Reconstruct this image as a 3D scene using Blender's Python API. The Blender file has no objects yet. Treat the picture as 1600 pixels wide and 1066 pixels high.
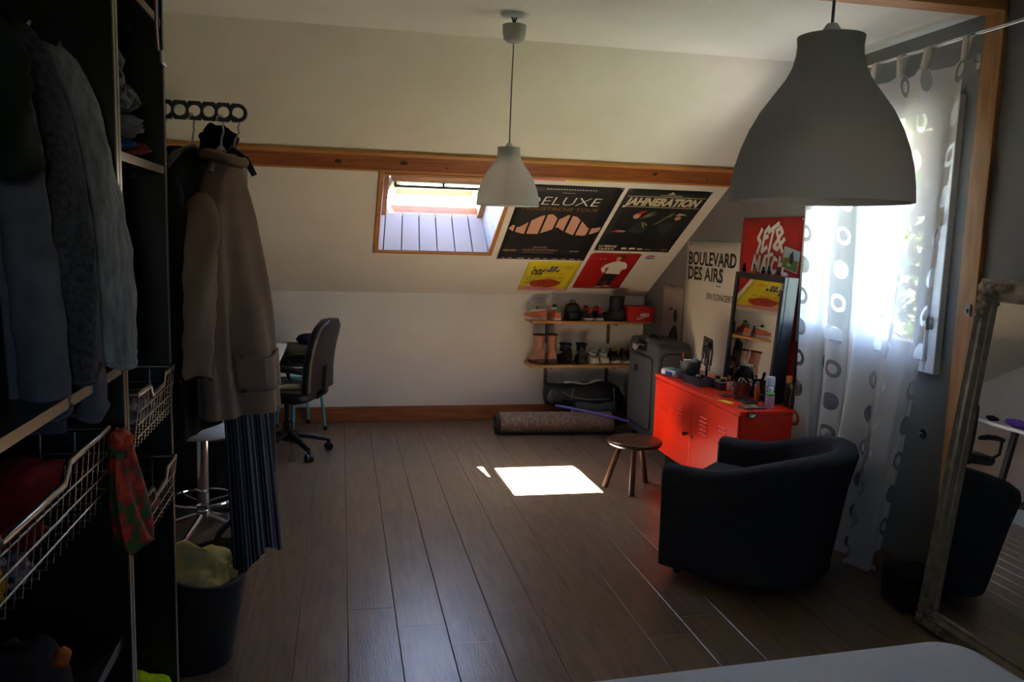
import bpy, bmesh, math, random
from mathutils import Vector, Matrix, noise as mnoise
PI = math.pi
sin, cos, rad = math.sin, math.cos, math.radians
scene = bpy.context.scene
C = scene.collection

# ------------------------------------------------------------------ camera
yaw, pit, rol = rad(11.8376), rad(-7.3186), rad(1.6951)
fw = Vector((sin(yaw)*cos(pit), cos(yaw)*cos(pit), sin(pit)))
rt = Vector((cos(yaw), -sin(yaw), 0)); up = rt.cross(fw)
r2 = rt*cos(rol) + up*sin(rol); u2 = up*cos(rol) - rt*sin(rol)
cam = bpy.data.cameras.new('camera'); co = bpy.data.objects.new('camera', cam); C.objects.link(co)
cam.sensor_width = 36; cam.lens = 36*1284.345/1600; cam.clip_start = 0.02
co.matrix_world = Matrix(((r2.x, u2.x, -fw.x, 0), (r2.y, u2.y, -fw.y, 0), (r2.z, u2.z, -fw.z, 1.51), (0, 0, 0, 1)))
scene.camera = co

# ------------------------------------------------------------------ sky, sun, exposure
SUN = Vector((-.335, .462, 1)).normalized()
w = bpy.data.worlds.new('sky'); scene.world = w; w.use_nodes = True
nt = w.node_tree
sky = nt.nodes.new('ShaderNodeTexSky'); sky.sky_type = 'NISHITA'; sky.sun_disc = False
sky.sun_elevation = math.asin(SUN.z); sky.sun_rotation = math.atan2(SUN.x, SUN.y)
sky.air_density = 1.0; sky.dust_density = 1.0; sky.ozone_density = 1.0
nt.links.new(sky.outputs[0], nt.nodes['Background'].inputs[0])
nt.nodes['Background'].inputs[1].default_value = 1.7
sl = bpy.data.lights.new('sun', 'SUN'); sl.energy = 175; sl.angle = rad(0.53); sl.color = (1, .95, .88)
so = bpy.data.objects.new('sun', sl); C.objects.link(so)
so.rotation_euler = SUN.to_track_quat('Z', 'Y').to_euler()
vs = scene.view_settings
vs.view_transform = 'Standard'; vs.look = 'None'; vs.exposure = 1.58; vs.gamma = 1; vs.use_curve_mapping = False
def portal(name, loc, zdir, sx, sy):
    l = bpy.data.lights.new(name, 'AREA'); l.shape = 'RECTANGLE'; l.size = sx; l.size_y = sy; l.energy = 1
    l.cycles.is_portal = True
    o = bpy.data.objects.new(name, l); C.objects.link(o); o.location = loc
    o.rotation_euler = Vector(zdir).to_track_quat('-Z', 'Y').to_euler()
portal('window_portal', (2.72, 3.57, 1.555), (-1, 0, 0), 1.15, 1.2)
portal('added_window_portal', (.08, -1.42, 1.62), (0, 1, 0), .44, .52)  # portal for the added window behind the camera
portal('skylight_portal', (.65, 5.72, 1.99), (0, -.499, -.867), .95, 1.0)

# ------------------------------------------------------------------ materials
def lin(c):
    return tuple(((v/255)/12.92 if v/255 <= .04045 else ((v/255+.055)/1.055)**2.4) for v in c)
MATS = {}
def mat(name, c, rough=.6, metal=0, c2=None, scale=8, stretch=(1, 1, 1), bump=0, bscale=None, trans=0, sheen=0, detail=4, spec=None, coat=0, rnd=0, coord='Object', thin=0):
    """procedural material: noise between two colours, optional bump"""
    if name in MATS: return MATS[name]
    m = bpy.data.materials.new(name); m.use_nodes = True; MATS[name] = m
    t = m.node_tree; b = t.nodes['Principled BSDF']
    b.inputs['Roughness'].default_value = rough; b.inputs['Metallic'].default_value = metal
    if spec is not None: b.inputs['Specular IOR Level'].default_value = spec
    if coat: b.inputs['Coat Weight'].default_value = coat; b.inputs['Coat Roughness'].default_value = .12
    if sheen: b.inputs['Sheen Weight'].default_value = sheen
    c = lin(c); c2 = lin(c2) if c2 else tuple(v*.88 for v in c)
    tc = t.nodes.new('ShaderNodeTexCoord'); mp = t.nodes.new('ShaderNodeMapping'); mp.inputs['Scale'].default_value = stretch
    t.links.new(tc.outputs[coord], mp.inputs[0])
    vec = mp.outputs[0]
    if rnd:
        oi = t.nodes.new('ShaderNodeObjectInfo'); cb = t.nodes.new('ShaderNodeVectorMath'); cb.operation = 'SCALE'; cb.inputs[0].default_value = (37, 11, 23)
        t.links.new(oi.outputs['Random'], cb.inputs['Scale'])
        ad = t.nodes.new('ShaderNodeVectorMath'); ad.operation = 'ADD'; t.links.new(vec, ad.inputs[0]); t.links.new(cb.outputs[0], ad.inputs[1]); vec = ad.outputs[0]
    n = t.nodes.new('ShaderNodeTexNoise'); n.inputs['Scale'].default_value = scale; n.inputs['Detail'].default_value = detail
    t.links.new(vec, n.inputs['Vector'])
    r = t.nodes.new('ShaderNodeValToRGB'); r.color_ramp.elements[0].color = (*c2, 1); r.color_ramp.elements[1].color = (*c, 1)
    r.color_ramp.elements[0].position = .3; r.color_ramp.elements[1].position = .7
    t.links.new(n.outputs[0], r.inputs[0]); out = r.outputs[0]
    if rnd:
        h = t.nodes.new('ShaderNodeHueSaturation'); mr = t.nodes.new('ShaderNodeMapRange'); mr.inputs[3].default_value = 1-rnd; mr.inputs[4].default_value = 1+rnd
        t.links.new(oi.outputs['Random'], mr.inputs[0]); t.links.new(mr.outputs[0], h.inputs['Value']); t.links.new(out, h.inputs['Color']); out = h.outputs[0]
    t.links.new(out, b.inputs['Base Color'])
    if bump:
        n2 = t.nodes.new('ShaderNodeTexNoise'); n2.inputs['Scale'].default_value = bscale or scale*4; n2.inputs['Detail'].default_value = 3
        t.links.new(vec, n2.inputs['Vector'])
        bp = t.nodes.new('ShaderNodeBump'); bp.inputs['Strength'].default_value = bump; bp.inputs['Distance'].default_value = .004
        t.links.new(n2.outputs[0], bp.inputs['Height']); t.links.new(bp.outputs[0], b.inputs['Normal'])
    if trans:
        tr = t.nodes.new('ShaderNodeBsdfTranslucent'); t.links.new(out, tr.inputs[0])
        mx = t.nodes.new('ShaderNodeMixShader'); mx.inputs[0].default_value = trans
        o = t.nodes['Material Output']; t.links.new(b.outputs[0], mx.inputs[1]); t.links.new(tr.outputs[0], mx.inputs[2]); t.links.new(mx.outputs[0], o.inputs[0])
    return m
def wood(name, c, c2, axis=0, rough=.5, knots=False, sc=5, rnd=0, spec=.5):
    st = [1, 1, 1]
    for i in range(3):
        if i != axis: st[i] = 9
    m = mat(name, c, rough, 0, c2, sc, tuple(st), bump=.15, detail=6, rnd=rnd, spec=spec)
    if knots:
        t = m.node_tree; b = t.nodes['Principled BSDF']
        src = b.inputs['Base Color'].links[0].from_socket
        tc = t.nodes.new('ShaderNodeTexCoord'); mp = t.nodes.new('ShaderNodeMapping'); s2 = [2.2, 2.2, 2.2]; s2[axis] = 1.6; mp.inputs['Scale'].default_value = s2
        mp.inputs['Location'].default_value = (.3, .55, .2)
        v = t.nodes.new('ShaderNodeTexVoronoi'); v.inputs['Scale'].default_value = 1.3
        t.links.new(tc.outputs['Object'], mp.inputs[0]); t.links.new(mp.outputs[0], v.inputs['Vector'])
        rr = t.nodes.new('ShaderNodeValToRGB'); rr.color_ramp.elements[0].position = .03; rr.color_ramp.elements[1].position = .075
        t.links.new(v.outputs['Distance'], rr.inputs[0])
        mx = t.nodes.new('ShaderNodeMixRGB'); mx.inputs[1].default_value = (*[x*.28 for x in lin(c2)], 1)
        t.links.new(rr.outputs[0], mx.inputs[0]); t.links.new(src, mx.inputs[2]); t.links.new(mx.outputs[0], b.inputs['Base Color'])
    return m
def glassy(name, tint=(1, 1, 1), refl=.08):
    m = bpy.data.materials.new(name); m.use_nodes = True; t = m.node_tree; MATS[name] = m
    t.nodes.remove(t.nodes['Principled BSDF'])
    a = t.nodes.new('ShaderNodeBsdfTransparent'); a.inputs[0].default_value = (*tint, 1)
    g = t.nodes.new('ShaderNodeBsdfGlossy'); g.inputs['Roughness'].default_value = .02
    lw = t.nodes.new('ShaderNodeFresnel'); lw.inputs[0].default_value = 1.45
    mx = t.nodes.new('ShaderNodeMixShader'); ge = t.nodes.new('ShaderNodeNewGeometry'); mu = t.nodes.new('ShaderNodeMath'); mu.operation = 'SUBTRACT'; mu.use_clamp = True; t.links.new(lw.outputs[0], mu.inputs[0]); t.links.new(ge.outputs['Backfacing'], mu.inputs[1]); t.links.new(mu.outputs[0], mx.inputs[0]); t.links.new(a.outputs[0], mx.inputs[1]); t.links.new(g.outputs[0], mx.inputs[2])
    t.links.new(mx.outputs[0], t.nodes['Material Output'].inputs[0])
    return m
def mirror_mat():
    m = mat('mirror_silver', (235, 238, 236), .01, 1, (232, 236, 234)); return m

M_wall = mat('wall_cream', (228, 223, 210), .85, 0, (221, 215, 201), 3, bump=.08, bscale=60)
M_ceil = mat('ceiling_white', (236, 235, 228), .85, 0, (230, 229, 222), 3, bump=.05, bscale=60)
M_grey = mat('wall_grey', (122, 121, 120), .7, 0, (116, 115, 114), 3, bump=.08, bscale=60)
M_left = mat('wall_pale', (222, 210, 204), .85, 0, (214, 202, 196), 3)
M_plank = wood('oak_plank', (126, 105, 84), (98, 80, 62), 1, .31, sc=4.5, rnd=.055, spec=.5)
M_under = mat('underlay', (38, 30, 24), .9)
M_pine = wood('pine_varnish', (160, 92, 40), (118, 62, 22), 0, .38)
M_piney = wood('pine_varnish_upright', (196, 138, 76), (168, 110, 56), 2, .5, knots=True)
M_pinel = wood('pine_light', (196, 136, 76), (172, 112, 56), 0, .5)
M_skirt = wood('pine_skirting', (168, 102, 54), (132, 74, 36), 0, .45)
M_skirty = wood('pine_skirting_side', (150, 88, 46), (118, 64, 32), 1, .45)
M_pvc = mat('pvc_white', (232, 234, 238), .3)
M_white = mat('white_paint', (236, 238, 240), .55, 0, (230, 232, 235), 4)
M_black = mat('blackbrown_foil', (24, 21, 20), .4, 0, (18, 16, 15), 6)
M_blk = mat('black_plastic', (20, 20, 22), .42)
M_metal = mat('brushed_steel', (170, 168, 164), .3, 1, (150, 148, 144), 20)
M_chrome = mat('chrome', (225, 226, 230), .08, 1)
M_gmetal = mat('galvanised', (110, 108, 104), .45, .8)
M_glass = glassy('window_glass')
M_rglass = glassy('roof_glass', (.78, .82, .85))
M_lining = mat('lining_paint', (196, 204, 216), .6, 0, (190, 198, 210), 4)
M_mirror = mirror_mat()

# ------------------------------------------------------------------ mesh helpers
class MB:
    def __init__(s): s.v = []; s.f = []; s.uv = {}
    def add(s, vs, fs):
        o = len(s.v); s.v += [tuple(p) for p in vs]; s.f += [tuple(i+o for i in f) for f in fs]; return s
    def box(s, c, d, rot=None):
        x, y, z = d[0]/2, d[1]/2, d[2]/2; c = Vector(c)
        ps = [Vector(p) for p in ((-x,-y,-z),(x,-y,-z),(x,y,-z),(-x,y,-z),(-x,-y,z),(x,-y,z),(x,y,z),(-x,y,z))]
        if rot is not None: ps = [rot @ p for p in ps]
        return s.add([p+c for p in ps], [(0,3,2,1),(4,5,6,7),(0,1,5,4),(1,2,6,5),(2,3,7,6),(3,0,4,7)])
    def b(s, x0, x1, y0, y1, z0, z1): return s.box(((x0+x1)/2,(y0+y1)/2,(z0+z1)/2),(x1-x0,y1-y0,z1-z0))
    def loft(s, rings, cap=True, closed=True):
        n = len(rings[0]); o = len(s.v)
        for r in rings: s.v += [tuple(p) for p in r]
        for i in range(len(rings)-1):
            for j in range(n if closed else n-1):
                k = (j+1) % n
                s.f.append((o+i*n+j, o+i*n+k, o+(i+1)*n+k, o+(i+1)*n+j))
        if cap:
            s.f.append(tuple(o+j for j in reversed(range(n)))); q = o+(len(rings)-1)*n; s.f.append(tuple(q+j for j in range(n)))
        return s
    def lathe(s, prof, n=24, c=(0,0,0), cap=True):
        rings = [[(c[0]+max(r,1e-4)*cos(2*PI*j/n), c[1]+max(r,1e-4)*sin(2*PI*j/n), c[2]+z) for j in range(n)] for r, z in prof]
        return s.loft(rings, cap)
    def tube(s, path, r, n=8, closed=False, cap=True):
        P = [Vector(p) for p in path]; R = r if isinstance(r, (list, tuple)) else [r]*len(P)
        rings = []; prev = None
        for i, p in enumerate(P):
            if closed: t = P[(i+1) % len(P)]-P[i-1]
            else: t = P[min(i+1, len(P)-1)]-P[max(i-1, 0)]
            t.normalize()
            if prev is None:
                a = Vector((0,0,1)) if abs(t.z) < .9 else Vector((1,0,0)); nn = (a - t*a.dot(t)).normalized()
            else: nn = (prev - t*prev.dot(t)).normalized()
            prev = nn; bb = t.cross(nn)
            rings.append([p+(nn*cos(2*PI*j/n)+bb*sin(2*PI*j/n))*R[i] for j in range(n)])
        if closed: rings.append(rings[0])
        return s.loft(rings, cap and not closed)
    def prism(s, poly, z0, z1, fn=lambda x, y, z: (x, y, z)):
        n = len(poly); vs = [fn(x, y, z0) for x, y in poly]+[fn(x, y, z1) for x, y in poly]
        fs = [tuple(reversed(range(n))), tuple(range(n, 2*n))]+[(i, (i+1) % n, n+(i+1) % n, n+i) for i in range(n)]
        return s.add(vs, fs)
    def poly(s, poly, z=0, fn=lambda x, y, z: (x, y, z)):
        return s.add([fn(x, y, z) for x, y in poly], [tuple(range(len(poly)))])
    def grid(s, fn, nu, nv, uvfn=None):
        o = len(s.v)
        for i in range(nu+1):
            for j in range(nv+1):
                s.v.append(tuple(fn(i/nu, j/nv)))
                if uvfn: s.uv[len(s.v)-1] = uvfn(i/nu, j/nv)
        for i in range(nu):
            for j in range(nv):
                a = o+i*(nv+1)+j; s.f.append((a, a+nv+1, a+nv+2, a+1))
        return s
    def blob(s, c, r, amp=.15, fr=2.0, seed=0, sub=3, flat=None, rot=None):
        bm = bmesh.new(); bmesh.ops.create_icosphere(bm, subdivisions=sub, radius=1)
        vs = []
        for v in bm.verts:
            p = v.co.normalized(); k = 1+amp*(mnoise.noise(p*fr+Vector((seed*7.1, seed*3.3, seed)))+.5*mnoise.noise(p*fr*2.3+Vector((seed, seed*5.7, 9))))
            q = Vector((p.x*r[0], p.y*r[1], p.z*r[2]))*k
            if rot is not None: q = rot @ q
            q += Vector(c)
            if flat is not None: q.z = max(q.z, flat)
            vs.append(q)
        fs = [tuple(v.index for v in f.verts) for f in bm.faces]; bm.free()
        return s.add(vs, fs)
    def build(s, name, m, parent=None, bevel=0, smooth=0, seg=2, subd=0, solid=0, label=None, xf=None):
        me = bpy.data.meshes.new(name); me.from_pydata(s.v, [], s.f)
        if xf is not None: me.transform(xf)
        if s.uv:
            ul = me.uv_layers.new(name='UVMap')
            for l in me.loops: ul.data[l.index].uv = s.uv.get(l.vertex_index, (0, 0))
        me.validate(); me.update()
        bm = bmesh.new(); bm.from_mesh(me); bmesh.ops.recalc_face_normals(bm, faces=bm.faces)
        bm.to_mesh(me); bm.free()
        o = bpy.data.objects.new(name, me); C.objects.link(o)
        if m: me.materials.append(m)
        if parent: o.parent = parent
        if smooth:
            for p in me.polygons: p.use_smooth = True
            me.set_sharp_from_angle(angle=rad(smooth if smooth > 1 else 40))
        if solid: md = o.modifiers.new('solid', 'SOLIDIFY'); md.thickness = solid; md.offset = 0
        if bevel:
            md = o.modifiers.new('bevel', 'BEVEL'); md.width = bevel; md.segments = seg; md.limit_method = 'ANGLE'; md.angle_limit = rad(50)
        if subd: md = o.modifiers.new('subd', 'SUBSURF'); md.levels = subd; md.render_levels = subd
        if label: o['label'] = label
        return o
def tag(o, label=None, cat=None, group=None, kind=None):
    if label: o['label'] = label
    if cat: o['category'] = cat
    if group: o['group'] = group
    if kind: o['kind'] = kind
    return o
def T(name, label, cat, loc=(0,0,0), rz=0, group=None, mw=None):
    o = bpy.data.objects.new(name, None); C.objects.link(o); o.empty_display_size = .05
    if mw is not None: o.matrix_world = mw
    else: o.location = loc; o.rotation_euler = (0, 0, rz)
    return tag(o, label, cat, group)
def struct(o, label=None): o['kind'] = 'structure'; return tag(o, label)
def axes(o, x, y, z):
    return Matrix(((x[0], y[0], z[0], o[0]), (x[1], y[1], z[1], o[1]), (x[2], y[2], z[2], o[2]), (0, 0, 0, 1)))
def ring(cx, cy, rx, ry, z, n=20, p=2.0, rot=0):
    out = []
    for j in range(n):
        a = 2*PI*j/n; c, s = cos(a), sin(a)
        x = rx*math.copysign(abs(c)**(2/p), c); y = ry*math.copysign(abs(s)**(2/p), s)
        out.append((cx+x*cos(rot)-y*sin(rot), cy+x*sin(rot)+y*cos(rot), z))
    return out
def text_mesh(s, size, bold=0, shear=0, align='LEFT', sx=1, spacing=1.0):
    cu = bpy.data.curves.new('txt', 'FONT'); cu.body = s; cu.size = size; cu.offset = bold; cu.shear = shear; cu.align_x = align; cu.space_character = spacing
    cu.resolution_u = 3; cu.fill_mode = 'FRONT'
    ob = bpy.data.objects.new('txt', cu); C.objects.link(ob)
    bpy.context.view_layer.update()
    me = bpy.data.meshes.new_from_object(ob.evaluated_get(bpy.context.evaluated_depsgraph_get()))
    bpy.data.objects.remove(ob); bpy.data.curves.remove(cu)
    if sx != 1: me.transform(Matrix.Diagonal((sx, 1, 1, 1)))
    return me
def lettering(name, s, size, m, parent, loc, width=None, **k):
    """printed words lying just above the sheet of the parent (local XY plane); width fits the line"""
    me = text_mesh(s, size, **k)
    if width:
        xs = [v.co.x for v in me.vertices]; f = width/(max(xs)-min(xs)); x0 = min(xs)
        me.transform(Matrix.Diagonal((f, 1, 1, 1)) @ Matrix.Translation((-x0, 0, 0)))
    me.materials.append(m)
    o = bpy.data.objects.new(name, me); C.objects.link(o); o.parent = parent; o.location = loc
    return o
random.seed(4)

# ------------------------------------------------------------------ room shell
XR, XL, YB, YF, ZC, KN = 2.5, -1.3, 6.545, -1.2, 2.457, 1.035
SA = math.atan(.576); YT = YB-(ZC-KN)/.576
fl = struct(MB().b(XL-.1, XR+.1, YF-.1, YB+.1, -.25, -.010).build('floor', M_under), 'grey brown laminate plank floor')
PW, PL, PX0 = .1873, 1.33, .0275
offs = {-1: 3.366, 0: 4.521, 1: 3.019, 2: 2.859, 3: 2.693}
plank_meshes = {}
def plank_mesh(lx, ly):
    k = (round(lx, 3), round(ly, 3))
    if k in plank_meshes: return plank_meshes[k]
    g = .0012; b1 = .0022; x, y = lx/2-g/2, ly/2-.0002
    r0 = [(-x,-y,-.0098),(x,-y,-.0098),(x,y,-.0098),(-x,y,-.0098)]; r1 = [(p[0], p[1], -.0016) for p in r0]
    r2_ = [(-x+b1,-y+.0003,0),(x-b1,-y+.0003,0),(x-b1,y-.0003,0),(-x+b1,y-.0003,0)]
    m = MB().loft([r0, r1, r2_]); me = bpy.data.meshes.new('plank'); me.from_pydata(m.v, [], m.f); me.update(); me.materials.append(M_plank)
    plank_meshes[k] = me; return me
for i in range(-8, 14):
    xa = max(PX0+i*PW, XL); xb = min(PX0+(i+1)*PW, XR)
    if xb-xa < .02: continue
    y = offs.get(i, random.uniform(0, PL))
    y -= math.ceil((y-YF)/PL)*PL
    while y < YB:
        ya, yb = max(y, YF), min(y+PL, YB)
        if yb-ya > .02:
            o = bpy.data.objects.new('plank', plank_mesh(xb-xa, yb-ya)); C.objects.link(o); o.parent = fl; o.location = ((xa+xb)/2, (ya+yb)/2, 0)
        y += PL
struct(MB().b(XL-.1, XR+.2, YB, YB+.2, -.01, KN+.05).build('wall_back', M_wall), 'low cream knee wall under the sloped ceiling')
struct(MB().b(XL-.2, XL, YF-.2, YB+.2, -.01, ZC+.3).build('wall_left', M_left), 'pale wall behind the desk')
FA, FB, FC, FD = -.13, .29, 1.37, 1.87
m = MB().b(XL-.1, FA, YF-.2, YF, -.01, ZC+.3).b(FB, XR+.2, YF-.2, YF, -.01, ZC+.3).b(FA, FB, YF-.2, YF, -.01, FC).b(FA, FB, YF-.2, YF, FD, ZC+.3)
struct(m.build('wall_front', M_wall), 'cream wall behind the camera')
w3 = struct(T('added_window', 'unseen white casement window added behind the camera for light', None))  # unseen window, added so the near lamp and bed get light
def xframe(m, x0, x1, z0, z1, wd, y0, y1): return m.b(x0, x0+wd, y0, y1, z0, z1).b(x1-wd, x1, y0, y1, z0, z1).b(x0+wd, x1-wd, y0, y1, z0, z0+wd).b(x0+wd, x1-wd, y0, y1, z1-wd, z1)
xframe(MB(), FA, FB, FC, FD, .05, YF-.12, YF-.04).build('frame', M_pvc, w3, bevel=.004)
s_ = xframe(MB(), FA+.04, FB-.04, FC+.04, FD-.04, .05, YF-.10, YF-.03).build('sash', M_pvc, w3, bevel=.004); MB().b(FA+.08, FB-.08, YF-.07, YF-.062, FC+.08, FD-.08).build('pane', M_glass, s_)
struct(MB().b(XL-.2, XR+.25, YF-.2, YT+.06, ZC, ZC+.35).build('ceiling', M_ceil), 'flat white ceiling')
# right wall with window hole
WY0, WY1, WZ0, WZ1 = 3.075, 4.065, 1.03, 2.085
m = MB(); x0, x1 = XR, XR+.24
m.b(x0, x1, YF-.2, WY0, -.01, ZC+.3).b(x0, x1, WY1, YB+.2, -.01, ZC+.3).b(x0, x1, WY0, WY1, -.01, WZ0).b(x0, x1, WY0, WY1, WZ1, ZC+.3)
struct(m.build('wall_right', M_grey), 'slate grey painted side wall with the window')
# sloped ceiling: local frame x, u (up the slope), -n (inward is +z)
SLM = Matrix.Translation((0, YB, KN)) @ Matrix.Rotation(PI-SA, 4, 'X')
TH = .26; UL = (YB-YT)/cos(SA)
HX0, HX1, HU0, HU1 = .245, 1.055, .69, 1.655
m = MB()
m.b(XL-.1, HX0, -.2, UL+.15, -TH, 0).b(HX1, XR+.2, -.2, UL+.15, -TH, 0).b(HX0, HX1, -.2, HU0, -TH, 0).b(HX0, HX1, HU1, UL+.15, -TH, 0)
sw = m.build('wall_slope', M_wall); sw.matrix_world = SLM; struct(sw, 'cream sloped roof ceiling with skylight and posters')
# purlin, post and tie beam
mb_ = MB().b(XL, XR, 1.718, 1.855, -.02, .018)
o = mb_.build('trim_1', M_pine, bevel=.004); o.matrix_world = SLM; struct(o, 'varnished pine purlin beam along the slope')
m_kn = mat('knot_dark', (52, 28, 14), .5, 0, (36, 18, 8), 60)
for kx, ku, kr in ((-.02, 1.785, .022), (.36, 1.795, .024), (.62, 1.76, .009), (1.02, 1.79, .012), (1.93, 1.80, .019), (2.3, 1.76, .009)):
    MB().lathe([(kr, .0175), (kr*.9, .0184), (.001, .0185)], 16, (kx, ku, 0)).build('knot', m_kn, o)
struct(MB().b(XL, XR, 1.855, 1.886, -.01, .021).build('trim_6', M_pinel, bevel=.004), 'light pine edge on top of the purlin').matrix_world = SLM
o = MB().b(XL, XR, 1.696, 1.718, -.01, .021).build('trim_2', M_pinel, bevel=.003); o.matrix_world = SLM; struct(o, 'bottom face of the purlin, its lit tone put into the colour')  # lighter pine stands for light on the purlin's bottom face
struct(MB().b(2.482, 2.53, 2.836, 2.936, 0, ZC).build('trim_3', M_piney, bevel=.003), 'pine post on the grey wall')
struct(MB().b(XL, XR, 2.836, 2.936, 2.420, ZC+.01).build('trim_4', M_pinel, bevel=.003), 'pine tie beam under the ceiling')
struct(MB().b(2.44, 2.501, 2.93, YT, ZC-.022, ZC+.01).build('trim_5', M_white, bevel=.003), 'white strip in the ceiling corner')
# skirting
struct(MB().b(XL, XR, YB-.018, YB, 0, .122).build('baseboard_back', M_skirt, bevel=.004), 'pine skirting board along the knee wall')
struct(MB().b(XR-.018, XR, YF, YB-.018, 0, .098).build('baseboard_right', M_skirty, bevel=.004), 'pine skirting board under the window')
struct(MB().b(XL, XL+.018, YF, YB-.018, 0, .11).build('baseboard_left', M_skirty, bevel=.004), 'pine skirting board behind the desk')

# ------------------------------------------------------------------ window in the right wall
win = struct(T('window_1', 'white plastic casement window behind the sheer curtain', None))
def rect_frame(m, y0, y1, z0, z1, wd, x0, x1):
    m.b(x0, x1, y0, y0+wd, z0, z1).b(x0, x1, y1-wd, y1, z0, z1).b(x0, x1, y0+wd, y1-wd, z0, z0+wd).b(x0, x1, y0+wd, y1-wd, z1-wd, z1); return m
rect_frame(MB(), 3.02, 4.12, .973, 2.138, .062, 2.47, 2.56).build('frame', M_pvc, win, bevel=.004)
YM = 3.57
for (a, b_) in ((3.072, YM+.012), (YM-.012+.03, 4.068)):
    s_ = rect_frame(MB(), a, b_, 1.025, 2.086, .072, 2.452, 2.52).build('sash', M_pvc, win, bevel=.006)
    MB().b(2.484, 2.496, a+.06, b_-.06, 1.085, 2.026).build('pane', M_glass, s_)
for z in (1.16, 1.60, 1.95):
    MB().lathe([(.011, 0), (.011, .06)], 10, (2.452, 3.066, z)).b(2.452, 2.475, 3.05, 3.085, z+.005, z+.055).build('hinge', M_metal, win, smooth=1)
MB().b(2.425, 2.452, YM-.015, YM+.015, 1.5, 1.53).b(2.425, 2.437, YM-.012, YM+.012, 1.41, 1.53).build('handle', M_pvc, win, bevel=.004)
MB().b(2.56, 2.80, 3.02, 4.12, .985, 1.03).build('sill', M_white, win, bevel=.004)

# ------------------------------------------------------------------ roof window
rw = T('window_2', 'pine roof window with tilted sash and white plank lining', None, mw=SLM); struct(rw)
for (a, b_, c_, d_) in ((.222, .252, .664, 1.68), (1.048, 1.078, .664, 1.68), (.252, 1.048, .664, .694), (.252, 1.048, 1.645, 1.672)):
    MB().b(a, b_, c_, d_, -.03, .012).build('casing_board', M_pinel, rw, bevel=.003)
# frame at the roof plane (n = TH .. TH-.1)
FX0, FX1, FU0, FU1 = .262, 1.0, .80, 1.50
def frm(m, x0, x1, u0_, u1_, wd, n0, n1):
    return m.b(x0, x0+wd, u0_, u1_, -n1, -n0).b(x1-wd, x1, u0_, u1_, -n1, -n0).b(x0+wd, x1-wd, u0_, u0_+wd*.7, -n1, -n0).b(x0+wd, x1-wd, u1_-wd, u1_, -n1, -n0)
frm(MB(), FX0, FX1, FU0, FU1, .045, TH-.06, TH+.03).build('frame', wood('pine_pale', (158, 112, 76), (136, 92, 58), 0, .45), rw, bevel=.003)
# lining boards: vertical bottom, slanting top, splayed sides
n_out = lambda x, u, n: Vector((x, u, -n))
cph, sph = cos(SA), sin(SA)
def lin_pt(x, y, z):  # world -> slope local
    return SLM.inverted() @ Vector((x, y, z))
def board(a, b_, c_, d_, th, name='lining_board'):
    """thin board between four local corners, thickness away from the shaft"""
    a, b_, c_, d_ = [Vector(p) for p in (a, b_, c_, d_)]
    nrm = (b_-a).cross(d_-a).normalized()
    m = MB().loft([[a, b_, c_, d_], [p+nrm*th for p in (a, b_, c_, d_)]])
    return m.build(name, M_lining, rw, bevel=.0025, seg=1)
zb0 = Vector((0, .694, .0)); zb1 = Vector((0, .838, -.225))
nb = 7; xa, xb = .25, 1.05; ta, tb = .27, .99
edges = [-.35+i for i in range(0, nb+2)]
for i in range(7):
    f0, f1 = max(0, (i-.7)/6.2), min(1, (i+.3)/6.2)
    g = .0035
    X0, X1 = xa+(xb-xa)*f0+g, xa+(xb-xa)*f1-g; Y0, Y1 = ta+(tb-ta)*f0+g, ta+(tb-ta)*f1-g
    board((X0, zb0.y, 0), (Y0, zb1.y, zb1.z), (Y1, zb1.y, zb1.z), (X1, zb0.y, 0), -.012)
for side, (xi, xo) in enumerate(((1.05, .985), (.25, .275))):
    for i in range(7):
        f0, f1 = i/7+.004, (i+1)/7-.004
        U0, U1 = .694+.951*f0, .694+.951*f1; V0, V1 = .838+(1.49-.838)*f0, .838+(1.49-.838)*f1
        board((xi, U0, 0), (xi, U1, 0), (xo, V1, -.225), (xo, V0, -.225), .012 if side else -.012)
board((.25, 1.645, 0), (1.05, 1.645, 0), (.99, 1.485, -.225), (.27, 1.485, -.225), -.012, 'lining_top')
m = MB()
for q in (((.235, .676, 0), (.255, .82, -.24), (1.005, .82, -.24), (1.065, .676, 0)), ((1.064, .676, 0), (1.003, .80, -.24), (1.003, 1.505, -.24), (1.064, 1.66, 0)), ((.236, .676, 0), (.259, .80, -.24), (.259, 1.505, -.24), (.236, 1.66, 0)), ((.235, 1.66, 0), (1.065, 1.66, 0), (1.005, 1.505, -.24), (.255, 1.505, -.24))):
    m.add(q, [(0, 1, 2, 3)])
m.build('lining_backing', M_gmetal, rw)  # closed shaft added behind the boards to keep sun from leaking through
# tilted sash (bottom pushed outwards)
TL = rad(25); pv = Vector((0, 1.145, -TH))
sm = Matrix.Translation(pv) @ Matrix.Rotation(TL, 4, 'X')
sx0, sx1, hl = .312, .975, .345
m = MB(); m.b(sx0, .372, -hl, hl, -.03, .03).b(.922, sx1, -hl, hl, -.03, .03).b(.372, .922, -hl, -.285, -.03, .03).b(.372, .922, .285, hl, -.03, .03)
sash = m.build('sash', MATS['pine_pale'], rw, bevel=.004, xf=sm)
MB().b(.365, .93, -.29, .29, -.006, .006).build('pane', M_rglass, sash, xf=sm)
m = MB().tube([(.33, .30, .055), (.96, .30, .055)], .009, 8)
for x in (.335, .645, .955): m.b(x-.008, x+.008, .292, .308, .02, .055)
m.build('vent_bar', M_gmetal, sash, xf=sm, smooth=1)

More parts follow.
